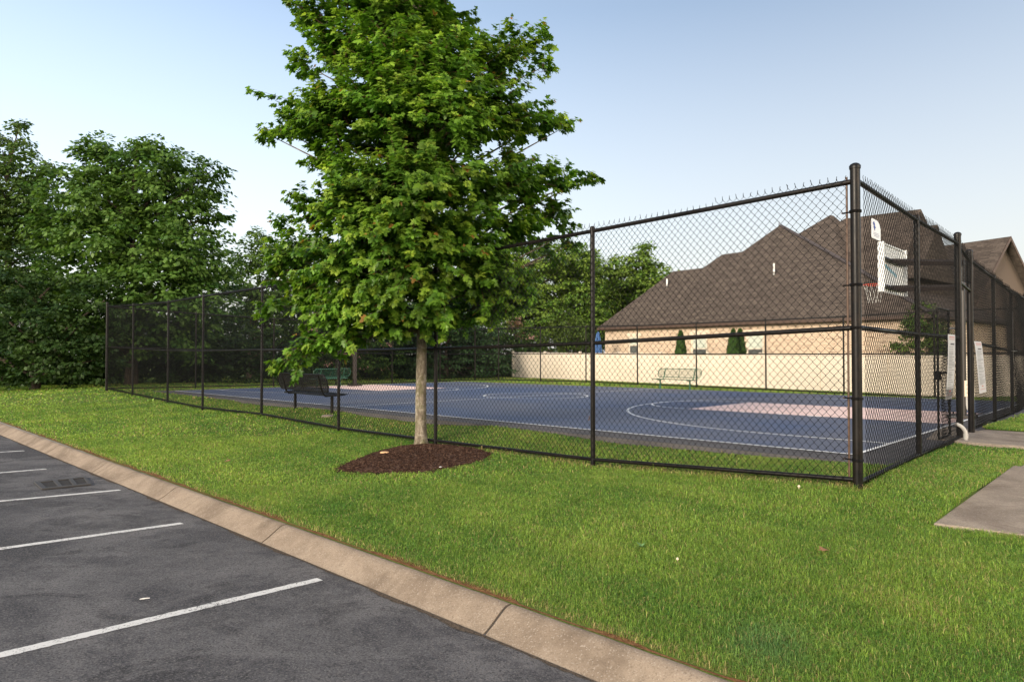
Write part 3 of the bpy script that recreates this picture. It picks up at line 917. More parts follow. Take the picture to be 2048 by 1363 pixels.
# tension bar and brace bands at the corner post, on both fences
def tension(root, pt, u, z0, z1, bands, lean=0.0, udir=1):
    b = MB(); b.tube([pt(u + lean, z1 + 0.06, -0.012), pt(u + lean * 0.4, (z0 + z1) / 2, -0.014), pt(u, z0, -0.012)], 0.011, 6)
    b.build('tension_bar', M['bar'], root, world=True)
    for f in bands:
        z = z0 + (z1 - z0) * f
        b = MB()
        c = pt(front_posts[0][0], z)
        ring = [c + Vector((0.058 * math.cos(t), 0.058 * math.sin(t), 0)) for t in np.linspace(0, 2 * math.pi, 17)]
        for dz in (-0.009, 0.0, 0.009):
            b.tube([r_ + Vector((0, 0, dz)) for r_ in ring], 0.005, 5, cap=False)
        b.tube([pt(u - 0.04, z), pt(u + 0.045, z, -0.012)], 0.009, 6)
        bb = b.build('brace_band', M['black'], root, world=True)
        b = MB(); q = pt(u + 0.045, z, -0.02); b.tube([q - Vector((FD[1], -FD[0], 0)) * -0.02, q + Vector((FD[1], -FD[0], 0)) * -0.03], 0.007, 6)
        bo = b.build('band_bolt', M['bar'], bb)
        for v in bo.data.vertices: v.co -= Vector(root.location)
tension(front_fence, fpt, front_posts[0][0] + 0.088, front_posts[0][1], front_posts[0][2], (0.09, 0.29, 0.52, 0.66, 0.90), lean=0.0)
s1 = side_posts[:3]; s2 = side_posts[3:]
side_a, spa = make_fence(FC, SD, s1, 'short black chain link fence run between the tall corner post and the gate', heavy=(2,), skip_post=(0,), mesh_side=-1, gap=0.06)
side_b, spb = make_fence(FC, SD, s2, 'black chain link fence run to the right of the gate opening', heavy=(0,), mesh_side=-1, gap=0.06)
left_f, lpt = make_fence(FL, SD, left_posts, 'far black chain link fence across the left end of the court under the trees', heavy=(), skip_post=(0,), mesh_side=1, ties=False, wr=0.0032)
far_f, bpt = make_fence(BL, BD, far_posts + [(far_posts[-1][0] + 4.2, far_posts[-1][1] - 0.02, far_posts[-1][2])], 'far black chain link fence along the court side next to the cream panel fence', heavy=(0,), mesh_side=1, ties=False, wr=0.0032)

# gate: opening with a mesh transom, leaf folded back along the fence
g1, g2 = side_posts[2], side_posts[3]
gate = thing('gate', (FC[0] + SD[0] * g1[0], FC[1] + SD[1] * g1[0], g1[1]), 'black chain link gate standing open, its leaf folded back beside the rules sign', 'gate')
zt = g1[2] - 0.62
zt2 = g2[2] - 0.55
b = MB(); b.tube([spa(g1[0], zt), spa(g2[0], zt2)], 0.026, 10); b.tube([spa(g1[0], g1[2] - 0.02), spa(g2[0], g2[2] - 0.02)], 0.026, 10)
b.build('header_rail', M['black'], gate, smooth=True, world=True)
chain_mesh('transom_mesh', FC, SD, g1[0] + 0.05, g2[0] - 0.03, lambda u: zt, interp([g1, g2], 2), gate, True, 0.0033, -0.03)
hinge = Vector((FC[0] + SD[0] * (g1[0] - 0.02), FC[1] + SD[1] * (g1[0] - 0.02))) + Vector((-0.7278, 0.6858)) * 0.14
gd = Vector((-SD[0], -SD[1])) * 0.999 + Vector((-0.7278, 0.6858)) * 0.03
gpt = lambda u, z, off=0.0: Vector((hinge.x + gd.x * u - gd.y * off, hinge.y + gd.y * u + gd.x * off, z))
gz0, gz1 = g1[1] + 0.08, g1[1] + 2.15
b = MB()
for p, q in (((0, gz0), (0, gz1)), ((0.72, gz0), (0.72, gz1)), ((0, gz0), (0.72, gz0)), ((0, gz1), (0.72, gz1)), ((0, (gz0 + gz1) / 2), (0.72, (gz0 + gz1) / 2))):
    b.tube([gpt(*p), gpt(*q)], 0.017, 10)
leaf = b.build('gate_frame', M['black'], gate, smooth=True, world=True)
chain_mesh('gate_mesh', hinge, gd, 0.02, 0.70, lambda u: gz0, lambda u: gz1 - 0.05, gate, False)
for z in (gz0 + 0.3, gz1 - 0.3):
    b = MB(); b.tube([spa(g1[0], z), gpt(0.0, z)], 0.016, 8)
    b.build('hinge', M['bolt'], gate, smooth=True, world=True)
b = MB(); b.box(gpt(0.72, gz0 + 1.0), (0.05, 0.09, 0.14)); b.build('latch', M['black'], gate, world=True)

# ------------------------------------------------------------------ signs on the side fence
def side_sheet(x0, x1, ytop, ybot, off, bend, cut=0):
    ua, pa_ = on_line(x0, ytop, FC, SD); ub, pb_ = on_line(x1, ytop, FC, SD)
    return ua, ub
def rules_sign(x0, x1, yt, yb, label, bend):
    ua, pA = on_line(x0, yt, FC, SD); ub, pB = on_line(x1, yt, FC, SD)
    um = (ua + ub) / 2; D = (pA.y + pB.y) / 2
    z1 = ray(x0, yt)[2] * pA.y; z0 = ray(x0, yb)[2] * pA.y
    w_ = (ub - ua)
    root = thing('rules_sign', spa(um, z0, -0.06), label, 'sign')
    n = 12
    def surf(f, g, lift=0.0):           # f across 0..1, g down 0..1
        bulge = bend * (g ** 0.7) if bend > 0 else bend * g ** 2.5
        return spa(ua + w_ * f, z1 + (z0 - z1) * g, -0.055 - bulge - lift)
    b = MB()
    vs = []
    for i in range(n + 1):
        for f in (0, 1): vs.append(surf(f, i / n))
        for f in (0, 1): vs.append(surf(f, i / n, -0.004))
    fs = []
    for i in range(n):
        a = 4 * i
        fs += [(a, a + 1, a + 5, a + 4), (a + 3, a + 2, a + 6, a + 7), (a, a + 4, a + 6, a + 2), (a + 1, a + 3, a + 7, a + 5)]
    fs += [(0, 2, 3, 1), (4 * n, 4 * n + 1, 4 * n + 3, 4 * n + 2)]
    b.add(vs, fs); b.build('sheet', M['grey_sign'], root, world=True)
    def bars(rows, name, material):
        b = MB()
        for g0, g1_, f0, f1 in rows:
            b.add([surf(f0, g0, 0.003), surf(f1, g0, 0.003), surf(f1, g1_, 0.003), surf(f0, g1_, 0.003)], [(0, 1, 2, 3)])
            if name == 'red_line':
                b.build(name, material, root, world=True); b = MB()
        if b.v: b.build(name, material, root, world=True)
    rows = []
    g = 0.19
    while g < 0.83:
        rows.append((g, g + 0.006, 0.10, random.choice((0.86, 0.9, 0.7, 0.55)))); g += random.choice((0.021, 0.021, 0.034))
    bars(rows, 'small_print', M['ink'])
    bars([(0.135, 0.16, 0.30, 0.82)], 'heading', M['ink'])
    bars([(0.035, 0.047, 0.12, 0.88), (0.07, 0.077, 0.12, 0.88), (0.86, 0.88, 0.4, 0.6), (0.925, 0.932, 0.12, 0.88)], 'red_line', M['red_ink'])
    return root
rules_sign(1888, 1902, 668, 800, 'white rules sheet bent at its foot, hung on the mesh left of the gate', -0.05)
rules_sign(1941, 1955, 682, 786, 'white rules sheet curling off the mesh right of the gate', 0.07)
ua, pA = on_line(1732.5, 437, FC, SD); ub, pB = on_line(1750.5, 452, FC, SD)
zt_, zb_ = ray(1732.5, 437)[2] * pA.y, ray(1732.5, 476)[2] * pA.y
ws = thing('warning_sign', spa((ua + ub) / 2, zb_, -0.06), 'small white sign with a blue emblem high on the mesh beside the corner post', 'sign')
sw = ub - ua
poly = [(0.04, 0), (0.96, 0), (1, 0.04), (1, 0.62), (0.9, 0.82), (0.72, 0.97), (0.6, 1.0), (0.04, 1.0), (0, 0.96), (0, 0.04)]
P3 = lambda f, g, o_=0.0: spa(ua + sw * f, zb_ + (zt_ - zb_) * g, -0.05 - o_)
b = MB(); b.prism([P3(f, g) for f, g in poly], (0, 0, 0), (P3(0, 0, 0.004) - P3(0, 0)))
b.build('sheet', M['white_sign'], ws, world=True)
b = MB(); b.add([P3(f, g, 0.007) for f, g in ((0.22, 0.90), (0.36, 0.74), (0.30, 0.70), (0.44, 0.58), (0.36, 0.54), (0.32, 0.40), (0.24, 0.52), (0.18, 0.60), (0.22, 0.66), (0.12, 0.76))], [tuple(range(10))])
b.build('emblem', M['blue_ink'], ws, world=True)
b = MB()
for g, f0, f1 in ((0.30, 0.2, 0.8), (0.22, 0.15, 0.85), (0.14, 0.2, 0.75)):
    b.add([P3(f0, g, 0.007), P3(f1, g, 0.007), P3(f1, g + 0.03, 0.007), P3(f0, g + 0.03, 0.007)], [(0, 1, 2, 3)])
b.build('small_print', M['pale_ink'], ws, world=True)

# ------------------------------------------------------------------ hoops
def hoop(base_u, v, sg, label, pole_u):
    """sg: direction into the court along u"""
    p = cuv(base_u + sg * pole_u, v)
    ang = math.atan2(CU[1] * sg, CU[0] * sg)
    root = thing('basketball_hoop', (p[0], p[1], court_z(*p)), label, 'basketball hoop', 'basketball hoops at the two ends of the court', rotz=ang)
    bx = 1.6 - pole_u - 0.10                       # backboard plane from the pole
    b = MB(); b.box((-0.0, 0, 1.75), (0.15, 0.15, 3.5)); b.build('pole', M['pole'], root, bevel=0.01)
    b = MB(); b.box((0, 0, 0.05), (0.5, 0.5, 0.06))
    for sx_ in (-0.2, 0.2):
        for sy in (-0.2, 0.2): b.tube([(sx_, sy, 0.08), (sx_, sy, 0.12)], 0.018, 6)
    b.build('base_plate', M['pole'], root)
    for yy in (-0.30, 0.30):
        for zp, zb_ in ((3.40, 3.55), (2.86, 2.93)):
            b = MB(); b.tube([(-0.08, yy * 0.45, zp), (bx - 0.03, yy, zb_)], 0.052, 4); b.build('support_arm', M['pole'], root)
    for zb_ in (3.55, 2.93):
        b = MB(); b.tube([(bx - 0.07, -0.86, zb_), (bx - 0.07, 0.86, zb_)], 0.045, 4); b.build('back_rail', M['pole'], root)
    b = MB(); b.box((bx, 0, 3.36), (0.03, 1.83, 1.07)); bd = b.build('backboard', M['board'], root)
    b = MB()
    for yy in (-0.915, 0.915): b.box((bx - 0.03, yy, 3.36), (0.13, 0.045, 1.12))
    b.box((bx - 0.005, 0, 3.9), (0.06, 1.80, 0.04)); b.box((bx - 0.005, 0, 2.82), (0.06, 1.80, 0.04))
    b.build('frame', M['board'], bd)
    b = MB()
    b.add([(bx - 0.018, -0.35, 3.20), (bx - 0.018, 0.6, 3.38), (bx - 0.018, 0.6, 3.46), (bx - 0.018, -0.35, 3.28)], [(0, 1, 2, 3)])
    b.build('board_mark', M['board_blue'], bd)
    b = MB()
    rc = bx + 0.38
    ring = [(rc + 0.228 * math.cos(t), 0.228 * math.sin(t), 3.05) for t in np.linspace(0, 2 * math.pi, 25)]
    b.tube(ring, 0.011, 6, cap=False)
    b.box((bx + 0.07, 0, 3.03), (0.12, 0.14, 0.10))
    rim = b.build('rim', M['rim'], root, smooth=True)
    b = MB()
    for q in range(12):
        t = 2 * math.pi * q / 12
        for dt in (0.26, -0.26):
            b.tube([(rc + 0.225 * math.cos(t), 0.225 * math.sin(t), 3.04), (rc + 0.16 * math.cos(t + dt), 0.16 * math.sin(t + dt), 2.84), (rc + 0.13 * math.cos(t + 2 * dt), 0.13 * math.sin(t + 2 * dt), 2.62)], 0.0035, 3, cap=False)
    b.build('net', M['net'], root)
    return root
hoop(0, vc, 1, 'basketball hoop with white backboard and red rim behind the gate', -0.05 + 0.2)
hoop(CL, vc + 0.15, -1, 'basketball hoop at the far left end, mostly hidden by the maple', 0.9)
# electrical box with conduit on the near hoop pole
pp = cuv(0.15, vc)
tow = Vector((-pp[0], -pp[1], 0)).normalized()
ebz = court_z(*pp)
e0 = Vector((pp[0], pp[1], 0)) + tow * 0.14 + Vector((tow.y, -tow.x, 0)) * -0.09
eb = thing('electrical_box', (e0.x, e0.y, ebz), 'slim cream electrical box with grey conduit on the hoop pole', 'electrical box', rotz=math.atan2(tow.y, tow.x))
za, zb = ray(1922, 760)[2] * pp[1] - ebz, ray(1922, 792)[2] * pp[1] - ebz
b = MB(); b.box((0, 0, (za + zb) / 2), (0.08, 0.085, za - zb)); b.build('box', M['cream_box'], eb, bevel=0.006)
b = MB(); b.tube([(0, 0, zb), (0, 0, zb - 0.18), (0.0, 0.01, zb - 0.26), (0.0, 0.05, zb - 0.31), (0, 0.13, zb - 0.32)], 0.022, 8); b.build('conduit', M['pvc'], eb, smooth=True)
for q in (0.25, 0.5, 0.75):
    b = MB(); b.tube([(0.04, 0, zb + (za - zb) * q), (0.052, 0, zb + (za - zb) * q)], 0.008, 6); b.build('cover_screw', M['pit'], eb)

# conduit stub by the gate post
cb = on_ground(1932, 889)
cs = thing('conduit_stub', cb, 'grey gooseneck conduit pipe rising from the grass at the gate post', 'pipe')
hpx = lambda y: (889 - y) / F * cb.y
left = Vector((-0.88, 0.45, 0)).normalized()
b = MB()
pts = [(0, 0, -0.1), (0, 0, 0.02), (0, 0, 0.16)]
for q in range(1, 9):
    t = q / 8 * R(80); rr_ = 0.17
    pts.append(left * (rr_ * (1 - math.cos(t))) + Vector((0, 0, 0.16 + rr_ * math.sin(t))))
b.tube(pts, 0.028, 12); b.build('pipe', M['pvc'], cs, smooth=True)
b = MB(); b.tube([(0, 0, 0.10), (0, 0, 0.175)], 0.034, 12); b.build('coupling', M['pvc'], cs, smooth=True)

# ------------------------------------------------------------------ benches
def bench(loc, rotz, label, material, L=2.0, solid=True, group=None, legs=1.2):
    """seat faces local -Y, back at +Y side"""
    root = thing('park_bench', loc, label, 'bench', group, rotz=rotz)
    def panel(name, y0, z0, y1, z1, nrow, ncol, rad, curl=0.06):
        b = MB()
        c0, c1 = Vector((0, y0, z0)), Vector((0, y1, z1))
        edge = []
        hx = L / 2
        rx = 0.09
        def P(x, f): return Vector((x, y0 + (y1 - y0) * f, z0 + (z1 - z0) * f))
        ring = [P(-hx + rx, 0), P(hx - rx, 0), P(hx, 0.25), P(hx, 0.75), P(hx - rx, 1), P(-hx + rx, 1), P(-hx, 0.75), P(-hx, 0.25), P(-hx + rx, 0)]
        b.tube(ring, 0.017, 8)
        for q in (-0.0,):
            b.tube([P(q, 0), P(q, 1)], 0.012, 6)
        fr = b.build(name, material, root, smooth=True)
        b = MB()
        if solid:
            for i in range(nrow + 1):
                f = 0.03 + 0.94 * i / nrow; b.box(P(0, f), (L - 0.05, 0.016, 0.016))
            for i in range(ncol + 1):
                x = -hx + 0.03 + (L - 0.06) * i / ncol
                a_, c_ = P(x, 0.03), P(x, 0.97)
                b.tube([a_, c_], 0.009, 4)
        else:
            for i in range(1, nrow):
                f = i / nrow; b.tube([P(-hx + 0.02, f), P(hx - 0.02, f)], 0.0032, 4)
            for i in range(1, ncol):
                x = -hx + L * i / ncol; b.tube([P(x, 0.02), P(x, 0.98)], 0.0032, 4)
        b.build('grille', material, fr)
    panel('seat', -0.42, 0.46, 0.02, 0.44, 11, int(L / 0.045), 0.01)
    panel('backrest', 0.10, 0.53, 0.22, 0.90, 10, int(L / 0.045), 0.01)
    for x in (-legs / 2, legs / 2):
        b = MB(); b.tube([(x, -0.16, -0.3), (x, -0.16, 0.42)], 0.038, 10); b.build('leg', material, root, smooth=True)
        b = MB()
        b.tube([(x, -0.40, 0.435), (x, 0.03, 0.425), (x, 0.10, 0.50), (x, 0.23, 0.92)], 0.022, 8); b.build('side_bracket', material, root, smooth=True)
    return root
l1, l2 = on_ground(656, 832), on_ground(577, 819)
mid_ = (l1 + l2) / 2
dirv = Vector((FD[0], FD[1]))
# back to the near fence, seat towards the court (+CV): local -Y = CV
rz = math.atan2(CV[1], CV[0]) + math.pi / 2
bb = bench((mid_.x, mid_.y, mid_.z), rz, 'black mesh bench seen from behind, just inside the fence by the maple', M['black'], L=2.55, solid=True, legs=1.9)
bb.scale = (1.0, 1.0, 1.12)
g_ = on_ground(1354, 779)
rz2 = math.atan2(-CV[1], -CV[0]) + math.pi / 2
bench((g_.x, g_.y, g_.z), rz2 + R(-6), 'green wire bench on the grass in front of the cream panel fence', M['green'], L=2.25, solid=False, group='green benches beyond the court', legs=1.55)
g2_ = on_plane(661, 775, -1.60)
bench((g2_.x, g2_.y + 0.0, gz(g2_.x, g2_.y)), math.atan2(-CU[1], -CU[0]) + math.pi / 2 + math.pi, 'green wire bench at the left end of the court, behind the black bench', M['green'], L=1.9, solid=False, group='green benches beyond the court')
# concrete footing showing at the black bench leg
b = MB(); b.lathe([(0.16, -0.1), (0.16, 0.02), (0.12, 0.035)], 14, l1)
tag(b.build('concrete_footing', M['walk'], smooth=True), 'round concrete footing in the grass under the right leg of the black bench', 'footing')

# ------------------------------------------------------------------ cream panel fence
vf = thing('vinyl_fence', VL, 'cream solid panel fence between the court and the brick house', 'fence')
VX = [1026, 1090, 1160, 1237, 1322, 1416, 1520, 1638, 1772, 1925, 2100, 2310]
vu = [on_line(x, 706, VL.xy, VD)[0] for x in VX]
vpt = lambda u, z, off=0.0: Vector((VL.x + VD[0] * u - VD[1] * off, VL.y + VD[1] * u + VD[0] * off, z))
ztop = lambda u: float(np.interp(u, [0, 22.6, 60], [ray(1026, 704)[2] * 48.0, ray(1690, 709.5)[2] * 32.0, -0.15]))
rotv = Matrix.Rotation(math.atan2(VD[1], VD[0]), 3, 'Z')
for i, u in enumerate(vu):
    b = MB(); zt_ = ztop(u) + 0.03
    c = vpt(u, 0)
    b.box((c.x, c.y, zt_ - 1.15), (0.13, 0.13, 2.3), rotv)
    po = b.build('post', M['vinyl'], vf, world=True, bevel=0.006)
    b = MB(); 
    tip = Vector((c.x, c.y, zt_ + 0.07)); hw = 0.085
    cs4 = [Vector((c.x, c.y, zt_)) + rotv @ Vector((sx_ * hw, sy * hw, 0)) for sx_, sy in ((-1, -1), (1, -1), (1, 1), (-1, 1))]
    b.add(cs4 + [p_ + Vector((0, 0, 0.03)) for p_ in cs4] + [tip], [(0, 1, 2, 3), (0, 1, 5, 4), (1, 2, 6, 5), (2, 3, 7, 6), (3, 0, 4, 7), (4, 5, 8), (5, 6, 8), (6, 7, 8), (7, 4, 8)])
    pc = b.build('post_cap', M['vinyl'], po)
    for v in pc.data.vertices: v.co -= Vector(vf.location)
for ua_, ub_ in zip(vu[:-1], vu[1:]):
    b = MB()
    n = max(6, int((ub_ - ua_) / 0.15))
    for i in range(n):
        a0 = ua_ + 0.06 + (ub_ - ua_ - 0.12) * i / n; a1 = ua_ + 0.06 + (ub_ - ua_ - 0.12) * (i + 1) / n
        zt_ = (ztop(a0) + ztop(a1)) / 2
        c = vpt((a0 + a1) / 2, 0)
        b.box((c.x, c.y, zt_ - 1.0), (a1 - a0 - 0.006, 0.022, 1.9), rotv)
        b.box((c.x, c.y, zt_ - 1.0), (a1 - a0 + 0.001, 0.014, 1.89), rotv)
    a0, a1 = ua_ + 0.06, ub_ - 0.06
    b.tube([vpt(a0, ztop(a0) - 0.05), vpt(a1, ztop(a1) - 0.05)], 0.045, 4)
    b.tube([vpt(a0, ztop(a0) - 1.75), vpt(a1, ztop(a1) - 1.75)], 0.045, 4)
    b.build('panel', M['vinyl'], vf, world=True)

# ------------------------------------------------------------------ houses
E0 = at(1195, 655, 50.0)
HE = Vector((0.63, -0.776, 0)).normalized(); HNr = Vector((0.776, 0.63, 0)).normalized()
HROT = math.atan2(HE.y, HE.x)
GB = -1.9
house = thing('brick_house', (E0.x, E0.y, GB), 'cream brick house with a big brown hipped roof behind the cream panel fence', 'house', rotz=HROT)
EZ = E0.z - GB                    # eave height above the base
def hull(pts):
    bm = bmesh.new()
    for p in pts: bm.verts.new(p)
    r_ = bmesh.ops.convex_hull(bm, input=bm.verts)
    bmesh.ops.dissolve_limit(bm, angle_limit=0.01, verts=bm.verts, edges=bm.edges)
    vs = [v.co.copy() for v in bm.verts]; bm.verts.index_update()
    fs = [tuple(v.index for v in f.verts) for f in bm.faces]
    bm.free(); return vs, fs
b = MB()
def hip(s0, s1, n0, n1, ridge, z0, lift=0.0):
    pts = [(s0, n0, z0), (s1, n0, z0), (s1, n1, z0), (s0, n1, z0), (s0, n0, z0 - 0.12), (s1, n0, z0 - 0.12), (s1, n1, z0 - 0.12), (s0, n1, z0 - 0.12)] + [(a, c, d) for a, c, d in ridge]
    b.add(*hull(pts))
hip(0, 14, 0, 8.5, [(3.75, 4.22, EZ + 4.22), (9.5, 4.22, EZ + 4.22)], EZ)
hip(2.15, 15, 0.03, 10.4, [(7.34, 5.20, EZ + 5.17), (9.5, 5.20, EZ + 5.17)], EZ - 0.02)
hip(3.7, 22.4, 0.06, 14, [(10.7, 7.0, EZ + 6.95), (10.75, 7.0, EZ + 6.95)], EZ - 0.04)
# larger roof behind, to the right
def loc_of(P):
    r_ = Vector((P.x - E0.x, P.y - E0.y, 0)); return r_.dot(HE), r_.dot(HNr), P.z - GB
pk = loc_of(at(1660, 430, 44.6)); r0 = loc_of(at(1690, 437, 44.0)); r1 = loc_of(at(1842, 418, 41.3))
hD = r1[2] - (EZ + 0.9)
b.add(*hull([(r0[0] - 9, r0[1] - hD, EZ + 0.9), (r1[0] + 0.7, r1[1] - hD, EZ + 0.9), (r1[0] + 0.7, r1[1] + hD, EZ + 0.9), (r0[0] - 9, r0[1] + hD, EZ + 0.9), (r0[0], r0[1], r0[2]), (r1[0], r1[1], r1[2])]))
b.add(*hull([(pk[0] - 7, pk[1] - 6, pk[2] - 5.5), (pk[0] + 4, pk[1] - 6, pk[2] - 5.5), (pk[0] + 4, pk[1] + 6, pk[2] - 5.5), (pk[0] - 7, pk[1] + 6, pk[2] - 5.5), pk, (pk[0] + 0.05, pk[1] + 0.4, pk[2])]))
dp = loc_of(at(1868, 450, 40.0)); 
b.prism([(dp[0], dp[1] - 3.0, dp[2] - 3.4), (dp[0], dp[1], dp[2]), (dp[0], dp[1] + 3.0, dp[2] - 3.4)], (0.2, 0, 0), (-4, 0, 0))
roof = b.build('roof', M['shingle'], house)
# hip flashing
b = MB(); b.tube([(10.9, 6.9, EZ + 6.93), (16.8, 3.47, EZ + 3.50), (22.3, 0.15, EZ + 0.13)], 0.10, 6); b.tube([(10.72, 7.0, EZ + 6.9), (10.72, 7.0, EZ + 7.3)], [0.05, 0.01], 6)
b.build('hip_flashing', M['ridge'], roof)
b = MB()
b.box((11.2, 0.02, EZ - 0.11), (22.5, 0.14, 0.16)); b.box((0.02, 4.5, EZ - 0.11), (0.12, 8.8, 0.16))
b.build('gutter', M['fascia'], house, bevel=0.01)
b = MB()
b.box((11.2, 7.2, EZ / 2 - 0.1), (21.6, 13.6, EZ - 0.14))
wall = b.build('wall', M['brick'], house)
b = MB()
wy = r1[1] - hD + 0.5
b.box((r1[0] - 2.6, wy + 5, (EZ + 0.9) / 2 - 0.1), (6.0, 10, EZ + 0.7))
b.build('wing_wall', M['brick'], house)
def window(x0, x1, ytop, ysash, h):
    def s_of(x, y):
        r_ = ray(x, y); Pw = Vector((E0.x, E0.y, 0)) + HNr * 0.4
        u, p = on_line(x, y, (Pw.x, Pw.y), (HE.x, HE.y)); return u, p.z - GB
    s0_, zt_ = s_of(x0, ytop); s1_, _ = s_of(x1, ytop); _, zs = s_of((x0 + x1) / 2, ysash)
    zb_ = zt_ - h; yw = 0.4
    mx_ = (s0_ + s1_) / 2; ww_ = s1_ - s0_
    b = MB(); fw = 0.11
    b.box((mx_, yw - 0.03, zt_ - fw / 2), (ww_, 0.09, fw)); b.box((mx_, yw - 0.05, zb_ + fw / 2), (ww_ + 0.1, 0.14, fw))
    for s_ in (s0_ + fw / 2, s1_ - fw / 2): b.box((s_, yw - 0.03, (zt_ + zb_) / 2), (fw, 0.085, h - 2 * fw))
    b.box((mx_, yw - 0.02, zs), (ww_ - 2 * fw, 0.06, 0.07))
    b.build('window', M['frame_white'], house)
    wn = bpy.context.scene.objects[-1] if False else None
    fr = [o_ for o_ in house.children if o_.name.startswith('window')][-1]
    b = MB(); b.box((mx_, yw - 0.008, (zt_ - fw + zs) / 2), (ww_ - 2 * fw, 0.02, zt_ - fw - zs)); b.build('blind', M['blind'], fr)
    b = MB(); b.box((mx_, yw - 0.008, (zs + zb_ + fw) / 2), (ww_ - 2 * fw, 0.016, zs - zb_ - fw)); b.build('pane', M['glass'], fr)
    b = MB(); b.box((mx_, yw - 0.02, zt_ + 0.12), (ww_ + 0.3, 0.05, 0.22)); b.build('lintel', M['frame_white'], fr)
window(1258.5, 1280, 672, 690, 1.75)
window(1383.5, 1416, 668, 697, 1.75)
window(1493.5, 1529, 667, 697, 1.75)
for x, y in ((1334, 574), (1548, 546)):
    r_ = ray(x, y)
    # front plane: z = E0.z + n
    A_ = r_.x * HNr.x + r_.y * HNr.y; c0 = E0.x * HNr.x + E0.y * HNr.y
    t = (E0.z - c0) / (r_.z - A_)
    s_, n_, z_ = loc_of(r_ * t)
    b = MB(); b.tube([(s_, n_, z_ - 0.1), (s_, n_, z_ + 0.62)], 0.055, 8); vp = b.build('vent_pipe', M['vent'], house, smooth=True)
    b = MB(); b.tube([(s_, n_, z_ - 0.02), (s_, n_, z_ + 0.07)], 0.12, 8); b.build('vent_boot', M['ridge'], vp)
# gabled house to the right
g0, g1p = at(1885, 491, 48.5), at(2004, 475, 45.0)
ge = Vector((g1p.x - g0.x, g1p.y - g0.y, 0)).normalized(); gn = Vector((-ge.y, ge.x, 0))
if gn.y < 0: gn = -gn
gh = thing('gabled_house', (g1p.x, g1p.y, GB), 'brown roofed house with a steep gable end at the far right behind the fence', 'house', rotz=math.atan2(ge.y, ge.x))
rz_ = g1p.z - GB
hw, drop = 4.6, 5.2
b = MB()
for sg in (-1, 1):
    b.prism([(0.5, 0, rz_), (0.5, sg * hw, rz_ - drop), (0.5, sg * hw, rz_ - drop - 0.22), (0.5, 0, rz_ - 0.22)], (0, 0, 0), (-9, 0, 0))
b.build('roof', M['shingle'], gh)
b = MB(); b.prism([(0.0, -hw + 0.5, 0), (0.0, -hw + 0.5, rz_ - drop + 0.3), (0.0, 0, rz_ - 0.25), (0.0, hw - 0.5, rz_ - drop + 0.3), (0.0, hw - 0.5, 0)], (0, 0, 0), (-8.5, 0, 0))
b.build('wall', M['siding'], gh)
b = MB()
for sg in (-1, 1):
    b.prism([(0.53, 0, rz_ + 0.02), (0.53, sg * hw, rz_ - drop + 0.02), (0.53, sg * hw, rz_ - drop - 0.24), (0.53, 0, rz_ - 0.24)], (0, 0, 0), (0.03, 0, 0))
b.build('gable_trim', M['fascia'], gh)
h3 = at(2040, 566, 62.0)
fh = thing('distant_house', (h3.x, h3.y, GB), 'grey brown house roof low at the right edge beyond the gabled house', 'house', rotz=R(-35))
rz3 = h3.z - GB
b = MB(); b.add(*hull([(-3.0, -5, rz3 - 4), (9, -5, rz3 - 4), (9, 5, rz3 - 4), (-3.0, 5, rz3 - 4), (-2.2, 0, rz3), (7, 0, rz3)])); b.build('roof', M['shingle'], fh)
b = MB(); b.box((3.0, 0, (rz3 - 4) / 2), (11, 9, rz3 - 4.05)); b.build('wall', M['brick'], fh)

# ------------------------------------------------------------------ trees
def twig_tubes(P0, P1, P2, r0, r1):
    """vectorised 3-sided tubes, quadratic through P0,P1,P2"""
    n = len(P0)
    pts = np.stack([P0, 0.5 * P1 + 0.25 * P0 + 0.25 * P2, P2], 1)
    d = unit(P2 - P0)
    a = unit(np.cross(d, np.array((0.3, 0.2, 1.0)))); b_ = np.cross(d, a)
    V = np.zeros((n, 3, 3, 3))
    for i, r_ in enumerate((r0, (r0 + r1) / 2, r1)):
        r_ = np.broadcast_to(np.asarray(r_, float), (n,))[:, None]
        for q in range(3):
            t = 2 * math.pi * q / 3
            V[:, i, q] = pts[:, i] + r_ * (math.cos(t) * a + math.sin(t) * b_)
    base = (np.arange(n) * 9)[:, None]
    Q = []
    for i in range(2):
        for q in range(3):
            Q.append(base + np.array([[i * 3 + q, i * 3 + (q + 1) % 3, (i + 1) * 3 + (q + 1) % 3, (i + 1) * 3 + q]]))
    return V.reshape(-1, 3), np.concatenate(Q)
def rand_dir(n):
    return unit(RNG.normal(0, 1, (n, 3)))

